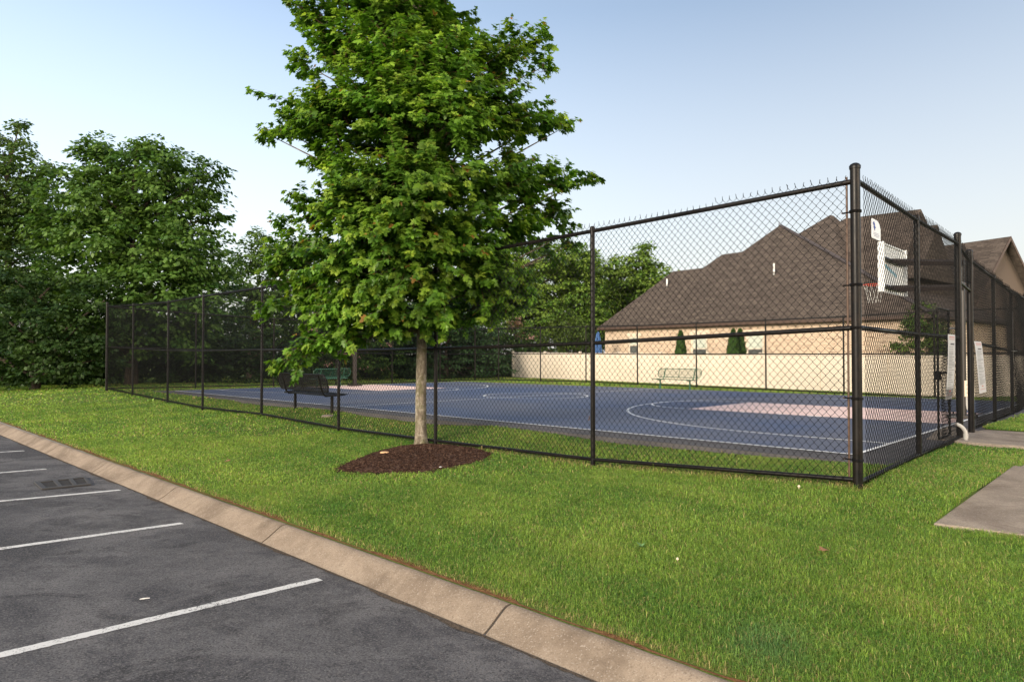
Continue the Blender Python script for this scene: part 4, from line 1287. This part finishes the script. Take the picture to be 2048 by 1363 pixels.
# the maple
PXM = F / TB.y
BLOBS = [(640, 30, 62, 0), (600, 20, 30, .1), (740, -60, 115, .3), (830, -130, 120, .2), (760, 40, 100, -.3), (850, 30, 85, .4), (690, 120, 92, -.5), (612, 130, 40, 0), (800, 130, 95, -.8), (895, 140, 92, -.7), (885, -20, 62, .3),
    (975, 140, 80, -.2), (1045, 95, 48, .3), (1078, 65, 30, .35), (1085, 135, 38, .4), (960, 90, 40, .1), (612, 245, 62, .2), (562, 258, 34, .2), (535, 268, 14, .2), (680, 250, 105, -.4), (790, 240, 115, -1.0), (900, 250, 105, -1.1), (1000, 240, 88, -.5), (1075, 250, 56, .2), (1115, 262, 24, .2), (665, 320, 66, .1),
    (640, 420, 60, .2), (605, 395, 32, .2), (720, 400, 100, -.9), (820, 400, 112, -1.5), (930, 380, 100, -1.0), (1030, 375, 88, 0), (1105, 365, 56, .5), (1160, 358, 32, .7), (1188, 350, 16, .75), (1098, 430, 52, .5), (572, 448, 34, .4), (600, 520, 68, 0), (545, 515, 26, .2), (560, 560, 36, .1), (700, 520, 100, -1.0), (820, 520, 104, -1.3), (920, 490, 100, -.8), (1010, 470, 78, .1), (1080, 495, 38, .6), (1130, 490, 22, .6),
    (955, 565, 85, -.7), (1015, 590, 36, -.6), (865, 600, 78, -.9), (740, 600, 90, -.8), (630, 585, 66, -.2), (550, 610, 38, -.1), (685, 645, 60, -.6), (640, 690, 38, -.5), (600, 712, 30, -.55), (565, 728, 26, -.6), (990, 625, 30, -.6), (800, 630, 52, -.3), (915, 630, 34, -.5),
    (1030, 570, 44, -.7), (1045, 600, 26, -.7), (1125, 470, 30, .5), (1140, 490, 18, .5), (1100, 515, 26, .5), (745, 615, 50, -1.0), (765, 650, 38, -.5), (735, 672, 34, -.5), (770, 600, 60, -1.1), (735, 585, 60, -.9), (1010, 565, 56, -.6), (1035, 605, 32, -.6), (985, 605, 58, -.7), (965, 640, 34, -.6), (800, 645, 55, -.6), (885, 640, 50, -.5), (700, 668, 42, -.6), (655, 690, 44, -.6), (610, 712, 36, -.6), (575, 725, 30, -.6), (850, 655, 34, -.4), (780, 180, 70, -1.0), (720, 210, 60, -.9), (880, 180, 60, -1.1), (700, 450, 70, -1.2), (780, 460, 70, -1.5),
    (820, 300, 150, .5), (820, 90, 120, .6), (830, 470, 140, .5)]
maple = thing('maple_tree', TB, 'young bright green maple with a pale trunk in a mulch bed by the fence', 'tree')
tb = np.array(TB)
b = MB()
tx = lambda y: at(843 - (889 - y) * 0.004, y, TB.y)
tpts, trad = [], []
for y, r_ in ((903, 0.19), (890, 0.145), (878, 0.118), (850, 0.102), (800, 0.098), (740, 0.095), (680, 0.090), (620, 0.078), (540, 0.066), (440, 0.056), (320, 0.045), (180, 0.034), (40, 0.024), (-120, 0.012)):
    p = tx(y) - TB
    p += Vector((0.012 * math.sin(y * 0.021), 0.012 * math.cos(y * 0.017), 0)); tpts.append(p); trad.append(r_)
b.tube(tpts, trad, 18)
trunk = b.build('trunk', M['bark'], maple, smooth=True)
tz = np.array([p.z for p in tpts]); tX = np.array([p.x for p in tpts]); tY = np.array([p.y for p in tpts])
b = MB(); LP, LN, LT, LS, LC = [], [], [], [], []
T0, T1, T2 = [], [], []
for (x, y, r, dz) in BLOBS:
    c = np.array(at(x, y, TB.y + dz)) - tb
    rw = r / PXM * 1.10
    hz = np.clip(c[2] - 0.35 - 0.55 * math.hypot(c[0], c[1]), 2.05 + 0.15 * random.random(), tz[-1] - 0.1)
    st = Vector((np.interp(hz, tz, tX), np.interp(hz, tz, tY), hz)); ce = Vector(c)
    mid_p = st.lerp(ce, 0.55) + Vector((0, 0, 0.05 * (ce - st).length + random.uniform(-.05, .05)))
    L_ = (ce - st).length
    r0_ = min(0.034, 0.010 + 0.008 * L_)
    b.tube([st, st.lerp(mid_p, 0.5) + Vector((random.uniform(-.04, .04), random.uniform(-.04, .04), 0)), mid_p, ce], [r0_, r0_ * 0.8, r0_ * 0.6, 0.006], 6)
    out = unit(np.array((c[0], c[1], max(c[2] - 3.2, -0.5) * 0.5 + 0.3)))
    nt_ = max(5, int(27 * rw * rw / 0.25 * 0.70))
    dirs = rand_dir(nt_) * np.array((1, 1, 0.75)) + out * 0.45 + np.array((0, 0, 0.22))
    dirs = unit(dirs)
    st_ = c + rand_dir(nt_) * rw * RNG.uniform(0.0, 0.45, (nt_, 1))
    le = rw * RNG.uniform(0.45, 0.92, (nt_, 1))
    le = le * np.where(RNG.random((nt_, 1)) < 0.12, 1.3, 1.0)
    en = st_ + dirs * le * np.array((1, 1, 0.9))
    mi = (st_ + en) / 2 + np.array((0, 0, 0.06)) * le
    T0.append(st_); T1.append(mi); T2.append(en)
    btone = random.uniform(0.78, 1.2)
    for q in range(nt_):
        ttone = btone * random.uniform(0.8, 1.22)
        m_ = max(6, int(le[q, 0] / 0.024))
        f = np.concatenate([RNG.uniform(0.25, 1.0, m_), np.full(4, 1.0)])
        p = (1 - f[:, None]) ** 2 * st_[q] + 2 * f[:, None] * (1 - f[:, None]) * mi[q] + f[:, None] ** 2 * en[q]
        n_ = len(f)
        side = unit(np.cross(dirs[q], np.array((0, 0, 1.0)))) if abs(dirs[q, 2]) < 0.95 else np.array((1.0, 0, 0))
        sgn = RNG.choice((-1, 1), n_)[:, None]
        tip = dirs[q] * RNG.uniform(0.2, 1.0, (n_, 1)) + side * sgn * RNG.uniform(0.2, 1.0, (n_, 1)) + np.array((0, 0, -0.8)) + RNG.normal(0, 0.3, (n_, 3))
        tip[-4:] += dirs[q] * 0.8
        nor = np.array((0, 0, 0.75)) + dirs[q] * 0.55 + out * 0.35 + RNG.normal(0, 0.45, (n_, 3))
        p = p + unit(tip) * RNG.uniform(0.02, 0.06, (n_, 1)) + RNG.normal(0, 0.015, (n_, 3))
        young = np.clip((f - 0.72) / 0.28, 0, 1) * (0.35 + 0.65 * RNG.random(n_)) * (RNG.random() * 1.1)
        sz = RNG.uniform(0.070, 0.158, n_) * (1 - 0.25 * (f > 0.97))
        g_a = np.array((0.045, 0.115, 0.014)); g_b = np.array((0.115, 0.235, 0.024)); g_y = np.array((0.29, 0.38, 0.045)); g_r = np.array((0.23, 0.125, 0.03))
        k_ = RNG.random((n_, 1))
        col = g_a * (1 - k_) + g_b * k_
        yy = np.clip(young, 0, 1)[:, None] * 0.85
        col = col * (1 - yy) + g_y * yy
        rd = ((RNG.random(n_) < 0.022) & (f > 0.93))[:, None]
        col = np.where(rd, g_r, col) * ttone
        LP.append(p); LN.append(nor); LT.append(tip); LS.append(sz); LC.append(col)
b.build('branches', M['bark'], maple, smooth=True)
V, Q = twig_tubes(np.concatenate(T0), np.concatenate(T1), np.concatenate(T2), 0.0055, 0.002)
np_mesh('twigs', V, [Q], M['twig'], parent=maple)
LP = np.concatenate(LP)
print('maple leaves', len(LP))
V, Fc, C = leaf_arrays(LP, np.concatenate(LN), np.concatenate(LT), np.concatenate(LS), MAPLE_V, MAPLE_F, np.concatenate(LC))
np_mesh('crown', V, [Fc], M['leaf'], C, parent=maple)

# trees beyond the fences
def crown_tree(name, base, trunk_h, blobs, label, cat='tree', group=None, ca=(0.030, 0.070, 0.014), cb=(0.065, 0.115, 0.022), leaf=0.2, dens=1.0, trunk_r=0.2, flat=0.7, nclump=None, flowers=0.0, trunk_name='trunk', up=0.9):
    """blobs: (x, y, z, r) in metres relative to the base"""
    root = thing(name, base, label, cat, group)
    b = MB()
    top = max(bl[2] for bl in blobs)
    b.tube([(0, 0, -0.3), (0.05, 0, trunk_h * 0.5), (0, 0.05, trunk_h), (0.1, 0, top * 0.6)], [trunk_r * 1.3, trunk_r, trunk_r * 0.85, trunk_r * 0.25], 10)
    for (x, y, z, r) in blobs:
        h = min(max(z - 0.6 * math.hypot(x, y) - 0.5, trunk_h * 0.7), top * 0.78)
        b.tube([(0, 0, h), (x * 0.5, y * 0.5, (h + z) / 2 + 0.1), (x, y, z)], [trunk_r * 0.4, trunk_r * 0.25, 0.02], 5)
    b.build(trunk_name, M['dark_bark'], root, smooth=True)
    P, N, T, Sz, C = [], [], [], [], []
    for (x, y, z, r) in blobs:
        c = np.array((x, y, z))
        ncl = max(6, int(13 * r * r * dens * 4 / 4))
        d = rand_dir(ncl)
        rad = r * (0.45 + 0.6 * RNG.random((ncl, 1)) ** 0.6)
        cc = c + d * rad * np.array((1, 1, 0.85))
        tone = RNG.normal(0.5, 0.28, ncl)
        for i in range(ncl):
            n = int(RNG.integers(26, 46))
            rr_ = RNG.uniform(0.28, 0.55) * (leaf / 0.2) ** 0.8
            e = RNG.normal(0, 0.5, (n, 3)) * np.array((1, 1, flat * 0.55)) * rr_
            e[:, 2] -= 0.35 * (e[:, 0] ** 2 + e[:, 1] ** 2) / rr_ * 0.6
            P.append(cc[i] + e)
            outw = unit(e * np.array((1, 1, 0.3)) + d[i] * 0.4)
            N.append(np.array((0, 0, up)) + outw * 0.45 + RNG.normal(0, 0.4, (n, 3)))
            T.append(outw + np.array((0, 0, -0.45)) + RNG.normal(0, 0.4, (n, 3)))
            Sz.append(leaf * RNG.uniform(0.65, 1.25, n))
            k_ = np.clip(tone[i] + RNG.normal(0, 0.22, (n, 1)), 0, 1)
            col = np.array(ca) * (1 - k_) + np.array(cb) * k_
            if flowers > 0 and d[i][2] > -0.1 and RNG.random() < flowers:
                col = np.where(RNG.random((n, 1)) < 0.7, np.array((0.42, 0.25, 0.21)), col)
            C.append(col)
    V, Fc, C = leaf_arrays(np.concatenate(P), np.concatenate(N), np.concatenate(T), np.concatenate(Sz), LEAF_V, LEAF_F, np.concatenate(C))
    np_mesh('crown', V, [Fc], M['tree_leaf'], C, parent=root)
    return root
def pxtree(name, bx, D, pxblobs, label, **kw):
    base = Vector((ray(bx, 706)[0] * D, D, gz(ray(bx, 706)[0] * D, D)))
    bl = []
    for e in pxblobs:
        x, y, r = e[:3]; dd = e[3] if len(e) > 3 else random.uniform(-1.0, 1.0)
        p = at(x, y, D + dd) - base
        bl.append((p.x, p.y, p.z, r / F * D))
    th = kw.pop('trunk_h', 2.0)
    return crown_tree(name, base, th, bl, label, **kw)
BG = 'trees behind the court'
DK = dict(ca=(0.030, 0.075, 0.014), cb=(0.080, 0.145, 0.026))
pxtree('broadleaf_tree', 262, 33.5, [(190, 330, 55), (240, 320, 65), (300, 330, 62), (275, 290, 26), (185, 295, 22), (350, 350, 62), (400, 375, 48), (425, 340, 20), (430, 420, 26), (130, 370, 50), (215, 400, 75), (310, 410, 80), (385, 440, 60), (120, 450, 60), (190, 480, 75), (290, 500, 85, -1.5), (380, 510, 70, -1.5), (430, 540, 45), (140, 550, 65), (230, 580, 80, -1.5), (330, 590, 75, -2), (410, 610, 50, -1.5), (110, 620, 50), (200, 660, 60), (290, 670, 55, -1), (380, 680, 45, -1), (260, 450, 90, 1.5), (300, 560, 100, 1.5)],
    'tall broad dark green tree at left with large pale backed leaves behind the fence corner', group=BG, leaf=0.25, dens=1.4, trunk_r=0.28, ca=(0.036, 0.088, 0.014), cb=(0.100, 0.175, 0.034))
pxtree('tall_tree', 8, 37, [(38, 252, 16), (25, 275, 26), (5, 300, 45), (55, 330, 48), (0, 370, 75), (70, 390, 52), (85, 350, 26), (30, 410, 70), (95, 470, 50), (30, 520, 80), (90, 600, 60), (-60, 320, 70), (-50, 430, 90), (40, 460, 70), (100, 440, 35), (-20, 540, 90), (60, 560, 60), (-80, 600, 90), (20, 640, 70)],
    'tallest tree at the left edge of the photo with a thin top branch', group=BG, leaf=0.22, dens=1.35, trunk_r=0.2, ca=(0.040, 0.085, 0.018), cb=(0.095, 0.150, 0.032))
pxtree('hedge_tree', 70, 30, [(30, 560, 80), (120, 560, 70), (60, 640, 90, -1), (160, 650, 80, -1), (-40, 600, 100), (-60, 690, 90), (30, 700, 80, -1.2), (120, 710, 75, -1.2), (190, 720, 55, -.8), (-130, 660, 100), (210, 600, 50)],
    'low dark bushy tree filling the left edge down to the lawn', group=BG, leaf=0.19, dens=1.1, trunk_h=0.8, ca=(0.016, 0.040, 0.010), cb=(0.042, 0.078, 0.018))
pxtree('slim_tree', 500, 44, [(520, 475, 22), (500, 510, 35), (545, 510, 40), (480, 560, 40), (530, 570, 50), (590, 520, 45), (575, 590, 55), (640, 520, 50), (620, 600, 60), (470, 620, 40), (540, 640, 60), (680, 560, 60), (700, 630, 60)],
    'mid green tree just left of the maple crown, rising behind the fence', group=BG, leaf=0.24, dens=1.3, ca=(0.042, 0.095, 0.018), cb=(0.105, 0.170, 0.034))
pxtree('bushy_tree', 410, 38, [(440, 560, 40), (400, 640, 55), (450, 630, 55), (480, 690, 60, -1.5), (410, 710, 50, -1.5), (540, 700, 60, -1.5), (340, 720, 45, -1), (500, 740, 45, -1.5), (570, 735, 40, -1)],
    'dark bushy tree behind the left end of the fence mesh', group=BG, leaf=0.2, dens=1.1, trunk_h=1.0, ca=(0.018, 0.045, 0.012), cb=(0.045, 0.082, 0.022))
pxtree('flowering_tree', 640, 43.5, [(600, 640, 45), (660, 635, 50), (720, 650, 55), (620, 700, 55), (690, 710, 55), (760, 690, 55), (740, 740, 40), (660, 745, 40)],
    'dark tree with dull pink blossom seen through the mesh left of the trunk', group=BG, leaf=0.2, dens=1.0, trunk_h=1.0, flowers=0.16, **DK)
pxtree('layered_tree', 890, 46, [(800, 650, 60), (870, 640, 60), (930, 650, 60), (830, 710, 60), (900, 710, 60), (960, 700, 55), (990, 740, 40), (860, 750, 45), (930, 750, 45), (790, 745, 45)],
    'dark layered tree behind the mesh just right of the maple trunk', group=BG, leaf=0.22, dens=1.1, trunk_h=1.0, flat=0.4, ca=(0.020, 0.055, 0.018), cb=(0.060, 0.115, 0.040))
pxtree('blossom_tree', 1030, 50, [(1020, 650, 40), (1060, 680, 35), (1000, 690, 35), (1045, 700, 30), (1085, 705, 22)],
    'small tree with dull pink blossom at the left end of the cream fence', group=BG, leaf=0.2, dens=1.0, trunk_h=0.8, flowers=0.22, **DK)
LG = dict(ca=(0.075, 0.150, 0.022), cb=(0.190, 0.270, 0.045))
pxtree('light_tree', 1050, 60, [(1000, 530, 45), (1060, 520, 40), (1110, 510, 35), (1160, 515, 38), (960, 590, 55), (1040, 580, 60), (1110, 575, 55), (1160, 590, 50), (1000, 640, 45), (1080, 640, 50), (1140, 650, 45), (1190, 640, 35), (1030, 600, 60, 2), (1100, 620, 60, 2), (1160, 560, 45, 2), (1060, 690, 40), (1150, 690, 40), (980, 560, 50, 2)],
    'light green feathery tree seen through the mesh right of the maple crown', group=BG, leaf=0.30, dens=1.3, **LG)
pxtree('peaked_tree', 1270, 66, [(1287, 495, 16), (1280, 525, 30), (1240, 530, 26), (1310, 545, 28), (1200, 550, 38), (1250, 570, 45), (1300, 590, 42), (1190, 610, 45), (1240, 630, 50), (1150, 560, 35), (1330, 560, 16), (1220, 590, 50, 2), (1260, 600, 50, 2), (1180, 660, 45, 1), (1230, 660, 40, 1), (1160, 525, 30), (1120, 530, 30)],
    'light green tree with a pointed top beside the left slope of the house roof', group=BG, leaf=0.32, dens=1.4, **LG)
pxtree('yellowish_tree', 1150, 55, [(1110, 680, 35), (1160, 670, 40), (1130, 640, 35), (1180, 690, 30), (1080, 690, 25)],
    'yellowish green bushy tree just above the left end of the cream fence', group=BG, leaf=0.2, dens=1.0, trunk_h=0.8, ca=(0.055, 0.095, 0.018), cb=(0.12, 0.165, 0.035))
pxtree('backdrop_tree', 860, 62, [(760, 560, 80), (850, 540, 90), (930, 560, 80), (800, 630, 80), (900, 630, 80), (700, 600, 70)],
    'green tree hidden behind the maple crown, glimpsed through its gaps', group=BG, leaf=0.3, dens=0.8, **LG)
pxtree('edge_tree', -130, 40, [(-150, 400, 130), (-220, 520, 130), (-120, 560, 120), (-180, 660, 110)],
    'dark tree just outside the left edge of the photo', group=BG, leaf=0.22, dens=0.6, **DK)
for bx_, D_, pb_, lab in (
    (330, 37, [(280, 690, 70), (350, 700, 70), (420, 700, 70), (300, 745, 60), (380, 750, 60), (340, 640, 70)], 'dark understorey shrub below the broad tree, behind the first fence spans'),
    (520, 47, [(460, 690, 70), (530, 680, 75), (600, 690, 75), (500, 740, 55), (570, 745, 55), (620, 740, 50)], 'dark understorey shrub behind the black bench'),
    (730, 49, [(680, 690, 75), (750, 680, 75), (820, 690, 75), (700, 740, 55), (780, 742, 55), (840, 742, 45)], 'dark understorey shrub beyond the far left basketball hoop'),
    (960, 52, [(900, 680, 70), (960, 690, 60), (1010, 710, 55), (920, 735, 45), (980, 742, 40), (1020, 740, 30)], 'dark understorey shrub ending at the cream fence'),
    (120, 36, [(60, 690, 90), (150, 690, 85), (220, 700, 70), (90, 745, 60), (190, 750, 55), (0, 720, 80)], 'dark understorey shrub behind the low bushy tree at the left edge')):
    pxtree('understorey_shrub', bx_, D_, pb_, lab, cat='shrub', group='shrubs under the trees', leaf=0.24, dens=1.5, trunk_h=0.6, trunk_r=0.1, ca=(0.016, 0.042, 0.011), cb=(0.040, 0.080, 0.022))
# shrub behind the cream fence on the right
pxtree('garden_shrub', 1838, 33.5, [(1845, 618, 16), (1838, 640, 24), (1832, 660, 26), (1860, 660, 28), (1812, 685, 22), (1840, 688, 32), (1870, 688, 26), (1850, 640, 22), (1850, 700, 30), (1820, 700, 24)],
    'leafy green garden shrub above the cream fence right of the corner post', cat='shrub', leaf=0.16, dens=4.5, trunk_h=0.6, trunk_r=0.06, ca=(0.055, 0.105, 0.018), cb=(0.12, 0.18, 0.035))
# clipped evergreens
def arborvitae(x, D, ytop, wpx, label):
    px_ = ray(x, 706)[0] * D
    g_ = gz(px_, D)
    root = thing('evergreen_shrub', (px_, D, g_), label, 'shrub', 'clipped evergreens by the brick wall')
    H = ray(x, ytop)[2] * D - g_; rad = wpx / 2 / F * D * 1.75
    b = MB(); b.tube([(0, 0, -0.2), (0, 0, H * 0.8)], [0.06, 0.02], 6); b.build('trunk', M['dark_bark'], root)
    n = 5200
    z = RNG.random(n) ** 1.15 * H
    f = z / H
    rr_ = rad * np.clip((1 - f) ** 0.62, 0, 1) * np.minimum(1, 0.75 + f * 2) * RNG.uniform(0.72, 1.06, n)
    t = RNG.uniform(0, 2 * math.pi, n)
    o_ = np.stack([np.cos(t), np.sin(t), np.zeros(n)], -1)
    P = np.stack([rr_ * np.cos(t), rr_ * np.sin(t), z], -1)
    k_ = RNG.random((n, 1)); C = np.array((0.022, 0.062, 0.012)) * (1 - k_) + np.array((0.055, 0.105, 0.018)) * k_
    V, Fc, C = leaf_arrays(P, o_ + RNG.normal(0, 0.4, (n, 3)), np.array((0, 0, 1.0)) + o_ * 0.4 + RNG.normal(0, 0.25, (n, 3)), RNG.uniform(0.10, 0.20, n), LEAF_V, LEAF_F, C)
    np_mesh('crown', V, [Fc], M['tree_leaf'], C, parent=root)
arborvitae(1361.5, 41, 664, 21, 'single cone shaped evergreen left of the middle window of the brick house')
arborvitae(1466.5, 37.5, 661, 24, 'left one of a pair of touching cone shaped evergreens between two windows')
arborvitae(1480.5, 37.9, 661, 22, 'right one of a pair of touching cone shaped evergreens between two windows')
# closed blue parasol by the house corner
pb_ = at(1196, 706, 47.5)
um = thing('patio_umbrella', (pb_.x, pb_.y, gz(pb_.x, pb_.y)), 'closed blue patio umbrella at the left corner of the brick house', 'umbrella')
hz_ = ray(1196, 663)[2] * 47.5 - um.location.z
b = MB(); b.tube([(0, 0, 0), (0, 0, hz_ + 0.1)], 0.025, 8); b.build('pole', M['dark_bark'], um, smooth=True)
b = MB()
n = 20; pr = [(0.05, hz_), (0.12, hz_ - 0.25), (0.20, hz_ - 0.9), (0.26, hz_ - 1.7), (0.22, hz_ - 1.75)]
vs = [((r_ * (1 + 0.22 * math.cos(k * math.pi)) * math.cos(2 * math.pi * k / n)), (r_ * (1 + 0.22 * math.cos(k * math.pi)) * math.sin(2 * math.pi * k / n)), z) for r_, z in pr for k in range(n)]
b.add(vs, [(i * n + k, i * n + (k + 1) % n, (i + 1) * n + (k + 1) % n, (i + 1) * n + k) for i in range(len(pr) - 1) for k in range(n)] + [tuple(range(n))])
b.build('canopy', M['blue_cloth'], um)

# ------------------------------------------------------------------ storm drain and small things
c4 = [lot_pt(*p, lift=0.0) for p in ((68, 966), (172, 955), (182, 970), (84, 980))]
sd = thing('storm_drain', sum(c4, Vector()) / 4, 'iron storm drain grate with three slots set in the asphalt by the kerb', 'drain')
b = MB(); b.prism([p + Vector((0, 0, 0.004)) for p in c4], (0, 0, 0), (0, 0, 0.004)); b.build('pit', M['pit'], sd, world=True)
b = MB()
def dl(f, g): return c4[0].lerp(c4[1], f).lerp(c4[3].lerp(c4[2], f), g)
def dbar(f0, f1, g0, g1): b.prism([dl(f0, g0), dl(f1, g0), dl(f1, g1), dl(f0, g1)], (0, 0, 0.008), (0, 0, 0.024))
for f0, f1 in ((0, 0.10), (0.34, 0.42), (0.64, 0.72), (0.94, 1.0)): dbar(f0, f1, 0, 1)
dbar(0.10, 0.34, 0, .1); dbar(0.42, 0.64, 0, .1); dbar(0.72, 0.94, 0, .1); dbar(0.10, 0.34, .9, 1); dbar(0.42, 0.64, .9, 1); dbar(0.72, 0.94, .9, 1)
for f0, f1 in ((0.10, 0.34), (0.42, 0.64), (0.72, 0.94)):
    for q in range(1, 6):
        g = 0.1 + 0.8 * q / 6
        b.prism([dl(f0, g - .02), dl(f1, g - .02), dl(f1, g + .02), dl(f0, g + .02)], (0, 0, 0.0085), (0, 0, 0.014))
b.build('grate', M['grate'], sd, world=True)
p = lot_pt(289, 1200)
b = MB(); b.tube([p + Vector((-0.035, -0.004, 0.008)), p + Vector((-0.01, 0.004, 0.010)), p + Vector((0.035, 0.012, 0.012))], [0.004, 0.006, 0.003], 6)
tag(b.build('litter_scrap', M['paper']), 'small twisted white scrap of litter on the asphalt', 'litter')
def mushroom(x, y, label, s_=1.0):
    q = on_ground(x, y)
    root = thing('mushroom', q, label, 'mushroom', 'pale mushrooms in the lawn')
    b = MB(); b.lathe([(0.006 * s_, -0.01), (0.006 * s_, 0.055 * s_), (0.005 * s_, 0.06 * s_)], 8); b.build('stem', M['mushroom'], root, smooth=True)
    b = MB(); b.lathe([(0.006 * s_, 0.052 * s_), (0.020 * s_, 0.054 * s_), (0.018 * s_, 0.066 * s_), (0.009 * s_, 0.078 * s_), (0.001, 0.08 * s_)], 10); b.build('cap', M['mushroom'], root, smooth=True)
mushroom(1355, 1126, 'round pale mushroom out in the middle of the front lawn', 0.62)
mushroom(1598, 981, 'pointed pale mushroom in the grass just before the fence by the corner post', 0.8)
def fallen(x, y, label, size=0.09, pos=None, standing=False, material='dead_leaf', rot=None):
    q = pos if pos is not None else on_ground(x, y, 0.045)
    tv = MAPLE_V.copy(); tv[:, 2] += 0.25 * (tv[:, 1] - 0.4) ** 2
    rm = Matrix.Rotation(random.uniform(0, 6.28), 3, 'Z') @ Matrix.Rotation(R(80) if standing else random.uniform(-.3, .3), 3, 'X')
    me = bpy.data.meshes.new('fallen_leaf')
    me.from_pydata([rm @ Vector(v * size) for v in tv], [], [tuple(int(i) for i in f) for f in MAPLE_F])
    me.materials.append(M[material])
    o_ = link_mesh('fallen_leaf', me, loc=q)
    sol = o_.modifiers.new('thick', 'SOLIDIFY'); sol.thickness = 0.002
    tag(o_, label, 'leaf', 'dry leaves about the lawn')
q = on_ground(1283, 1098)
wd_ = thing('broadleaf_weed', q, 'small pale broadleaf weed growing in the middle of the front lawn', 'weed')
for a_ in range(7):
    n_ = 1
    rm = Matrix.Rotation(a_ * 0.9 + 0.2, 3, 'Z') @ Matrix.Rotation(R(random.uniform(28, 55)), 3, 'X')
    me = bpy.data.meshes.new('leaf')
    sz_ = random.uniform(0.045, 0.075)
    lv = [(0, 0, 0), (0.18, 0.3, .04), (0.24, 0.6, .04), (0, 1, -.08), (-0.24, 0.6, .04), (-0.18, 0.3, .04), (0, 0.5, -0.02)]
    me.from_pydata([rm @ (Vector(v) * sz_) + Vector((0, 0, 0.015)) for v in lv], [], [(0, 1, 6), (1, 2, 6), (2, 3, 6), (3, 4, 6), (4, 5, 6), (5, 0, 6)])
    me.materials.append(M['weed'])
    link_mesh('leaf', me, wd_)
_, lp_ = on_line(1174, 834, FC, FD)
fallen(0, 0, 'orange brown dry leaf caught in the fence mesh beside the second post', 0.075, pos=Vector((lp_.x + 0.02, lp_.y - 0.02, lp_.z - 0.04)), standing=True)
fallen(458, 924, 'reddish brown leaf on the lawn left of the mulch bed', 0.10)
fallen(1652, 1111, 'brown leaf lying in the grass towards the concrete path', 0.08)
fallen(1519, 951, 'curled tan leaf under the bottom rail of the front fence', 0.11)
for x, y, lab, s_ in ((769, 913, 'pale flat wood chunk lying on the mulch left of the trunk', 0.085), (881, 937, 'small pale stone at the front edge of the mulch', 0.028)):
    q = on_ground(x, y); 
    b = MB(); b.lathe([(s_ * 0.7, -0.02), (s_, 0.03), (s_ * 0.75, 0.055), (s_ * 0.2, 0.06)], 7, (0, 0, 0))
    o_ = b.build('wood_chunk' if s_ > 0.05 else 'pebble', M['chip'] if s_ > 0.05 else M['paper'], smooth=False, bevel=0.004)
    o_.location = (q.x, q.y, q.z + 0.055 if s_ > 0.05 else q.z + 0.0); o_.scale = (1, 0.5, 0.6); tag(o_, lab, 'wood chip' if s_ > 0.05 else 'stone')
